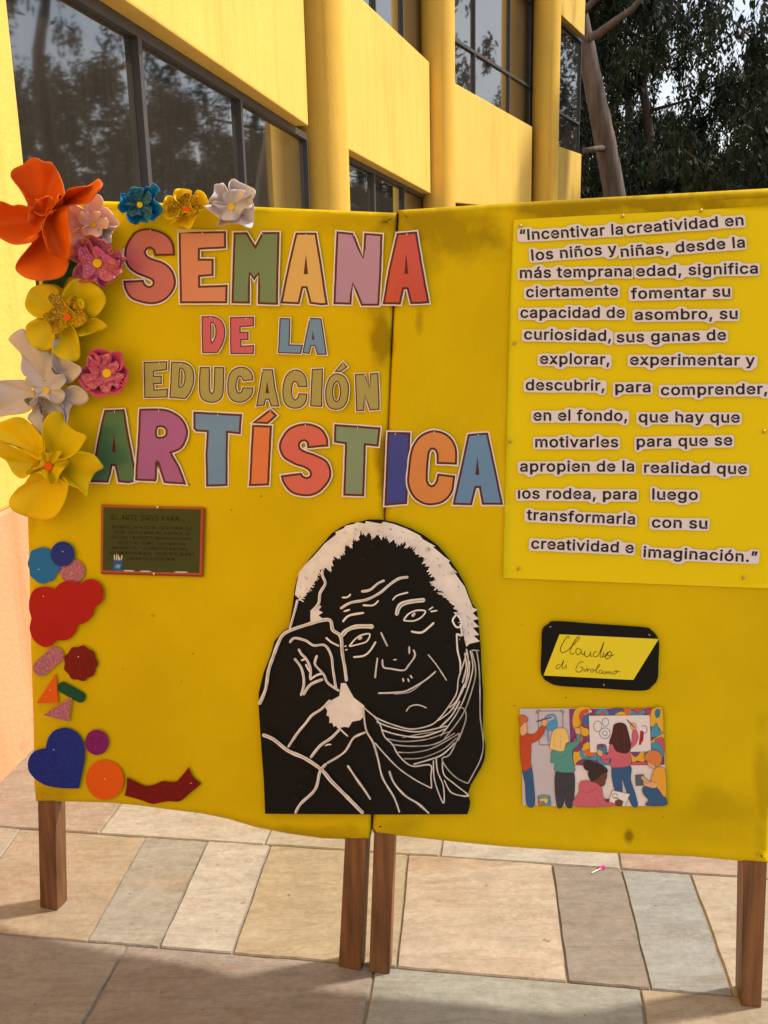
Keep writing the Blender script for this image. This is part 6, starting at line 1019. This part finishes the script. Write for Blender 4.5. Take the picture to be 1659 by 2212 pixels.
    for i, o in enumerate([[(520, 1165), (560, 1140), (605, 1145), (640, 1168), (610, 1230), (550, 1230)], [(640, 1170), (700, 1160), (715, 1230), (690, 1270), (650, 1240)], [(690, 1230), (745, 1268), (730, 1340), (715, 1362), (680, 1330), (660, 1290)], [(720, 1340), (690, 1400), (640, 1395), (620, 1340), (670, 1320)], [(640, 1395), (570, 1420), (510, 1385), (480, 1350), (550, 1320), (600, 1340)], [(510, 1385), (455, 1320), (470, 1280), (512, 1230), (570, 1260), (560, 1320)], [(510, 1250), (515, 1190), (540, 1160), (580, 1200), (570, 1260)]]):
        petal(r, zA, o, (620 + (np.mean([q[0] for q in o]) - 620) * .6, 1285 + (np.mean([q[1] for q in o]) - 1285) * .6), .014, .026, F_RO, .004, 2, i * 1.3)
    petal(r, zA, [(512, 1182), (560, 1212), (545, 1175), (580, 1178), (640, 1168), (645, 1205), (632, 1228), (680, 1212), (690, 1250), (668, 1275), (722, 1290), (702, 1330), (690, 1372), (652, 1352), (630, 1400), (590, 1390), (575, 1352), (540, 1378), (480, 1332), (475, 1292), (530, 1288), (510, 1240)], (620, 1283), -.0 + .032, .006, F_PG, .0022, 6, .2, name='inner_corolla')
    button(r, zA, (620, 1283), 26, .038, B_YE)
    # yellow, bottom
    r = flower(zF2, (507, 1567), 'large bright yellow foam flower with orange centre, lowest of the flowers')
    for i, (o, b) in enumerate([([(-60, 1290), (0, 1305), (120, 1350), (300, 1430), (420, 1480), (330, 1560), (290, 1660), (210, 1685), (130, 1620), (60, 1500), (-40, 1430)], (350, 1530)), ([(-60, 1140), (80, 1070), (170, 1045), (260, 1065), (360, 1160), (458, 1290), (470, 1400), (420, 1490), (300, 1430), (150, 1350), (0, 1290), (-50, 1280)], (400, 1420)), ([(300, 1680), (400, 1600), (520, 1620), (640, 1660), (712, 1740), (690, 1900), (620, 2040), (540, 2110), (420, 2125), (250, 2080), (130, 2020), (95, 1920), (180, 1800), (260, 1740)], (500, 1680)), ([(620, 1530), (720, 1470), (830, 1410), (980, 1440), (1060, 1530), (1082, 1580), (1000, 1630), (940, 1740), (910, 1875), (850, 1810), (740, 1760), (640, 1720), (600, 1640)], (640, 1600)), ([(445, 1300), (440, 1150), (480, 1050), (540, 1000), (630, 993), (680, 1090), (780, 1180), (900, 1240), (880, 1310), (810, 1410), (700, 1480), (560, 1500), (460, 1430)], (560, 1440))]):
        petal(r, zF2, o, b, .014 + .004 * i, .028, F_YB if i in (1, 2) else F_YE, .013, 2, i * 1.45 + .4, K=11)
    petal(r, zF2, [(430, 1400), (510, 1432), (570, 1405), (648, 1402), (612, 1480), (700, 1480), (722, 1520), (660, 1600), (612, 1680), (602, 1730), (540, 1745), (480, 1680), (400, 1630), (280, 1645), (285, 1590), (370, 1590), (430, 1510)], (507, 1560), .04, .022, F_YE, .011, 5, 1.4, name='inner_corolla')
    button(r, zF2, (507, 1567), 45, .05, B_OR)
    # three along the top edge
    r = flower(zF4, (303, 350), 'blue glitter foam flower on the top edge of the panel')
    petal(r, zF4, [(60, 370), (95, 310), (95, 230), (140, 230), (180, 225), (205, 160), (270, 160), (320, 190), (390, 150), (405, 180), (445, 108), (525, 190), (490, 230), (460, 295), (500, 320), (547, 380), (540, 440), (480, 490), (465, 522), (400, 515), (380, 545), (310, 535), (265, 567), (190, 530), (160, 470), (165, 430), (110, 437), (70, 395)], (300, 350), .012, .03, F_BG, .008, 6, 0, name='outer_corolla', K=12)
    petal(r, zF4, [(130, 260), (190, 245), (235, 285), (250, 230), (275, 168), (338, 168), (345, 240), (395, 200), (432, 240), (430, 310), (400, 345), (447, 372), (430, 430), (447, 470), (410, 512), (350, 512), (325, 465), (260, 460), (215, 487), (170, 430), (200, 385), (235, 355), (140, 348), (200, 310)], (303, 345), .034, .012, F_BL, .007, 6, 1.2, name='inner_corolla'); button(r, zF4, (303, 350), 33, .041, B_YE)
    r = flower(zF4, (812, 408), 'small bright yellow foam flower with gold glitter middle on the top edge')
    for i, o in enumerate([[(555, 360), (585, 270), (640, 255), (690, 290), (720, 350), (740, 420), (690, 490), (600, 505), (560, 440)], [(675, 265), (690, 185), (770, 175), (860, 195), (866, 230), (840, 320), (800, 360), (730, 330)], [(860, 330), (905, 225), (935, 190), (1010, 230), (1056, 340), (1040, 380), (950, 415), (880, 400)], [(640, 570), (720, 490), (790, 430), (870, 440), (960, 405), (1000, 392), (940, 440), (890, 540), (850, 610), (780, 590), (720, 560)]]):
        petal(r, zF4, o, (812 + (np.mean([q[0] for q in o]) - 812) * .4, 408 + (np.mean([q[1] for q in o]) - 408) * .4), .014, .026, F_YB, .008, 2, i * 1.9)
    petal(r, zF4, [(605, 370), (650, 330), (670, 280), (740, 270), (800, 215), (850, 240), (932, 250), (932, 330), (967, 345), (950, 390), (890, 460), (800, 470), (720, 492), (650, 470), (610, 430)], (800, 370), .032, .014, F_GO, .007, 5, .7, name='inner_corolla'); button(r, zF4, (812, 408), 36, .04, B_OR)
    r = flower(zF4, (1300, 370), 'small all-white foam flower with yellow centre on the top edge')
    petal(r, zF4, [(1055, 300), (1110, 220), (1120, 130), (1170, 125), (1210, 110), (1250, 170), (1280, 215), (1275, 120), (1325, 68), (1400, 110), (1540, 170), (1562, 230), (1530, 310), (1547, 370), (1535, 580), (1480, 597), (1380, 560), (1280, 562), (1170, 582), (1148, 550), (1180, 510), (1100, 440), (995, 358), (1090, 360), (1060, 320)], (1300, 350), .012, .03, F_WH, .009, 5, .5, name='outer_corolla', K=12)
    petal(r, zF4, [(1095, 330), (1150, 315), (1230, 330), (1210, 250), (1290, 190), (1440, 190), (1450, 265), (1530, 240), (1520, 380), (1440, 390), (1400, 460), (1370, 512), (1200, 512), (1200, 440), (1160, 380)], (1300, 360), .034, .014, F_WH, .008, 5, 2.2, name='inner_corolla'); button(r, zF4, (1300, 370), 38, .04, B_YE)
flowers()

# ================================================================== LITTER ON THE FLAGSTONES
def litter():
    a, b = on_floor(*z7([(945, 347)])[0], .004), on_floor(*z7([(980, 330)])[0], .004); bm = bmesh.new(); tube(bm, [a, b], [.0016, .0016], 6)
    st = link('paper_stick', bm_mesh(bm, 'paper_stick'), mat('white_stick', (.7, .66, .6), .6), label='thin white stick lying on the brown flagstone behind the right panel', cat='litter')
    bm = bmesh.new(); c = on_floor(*z7([(985, 326)])[0], .002); v = []
    for t in range(9):
        r = .009 * (1 + .3 * math.sin(t * 2.4)); v.append(bm.verts.new((c[0] + r * math.cos(t * .698), c[1] + r * math.sin(t * .698), .003 + .002 * math.sin(t * 1.7))))
    bm.faces.new(v); link('confetti', bm_mesh(bm, 'confetti'), mat('magenta_paper', (.5, .02, .22), .6), label='magenta confetti scrap lying at the end of the white stick', cat='litter')
litter()
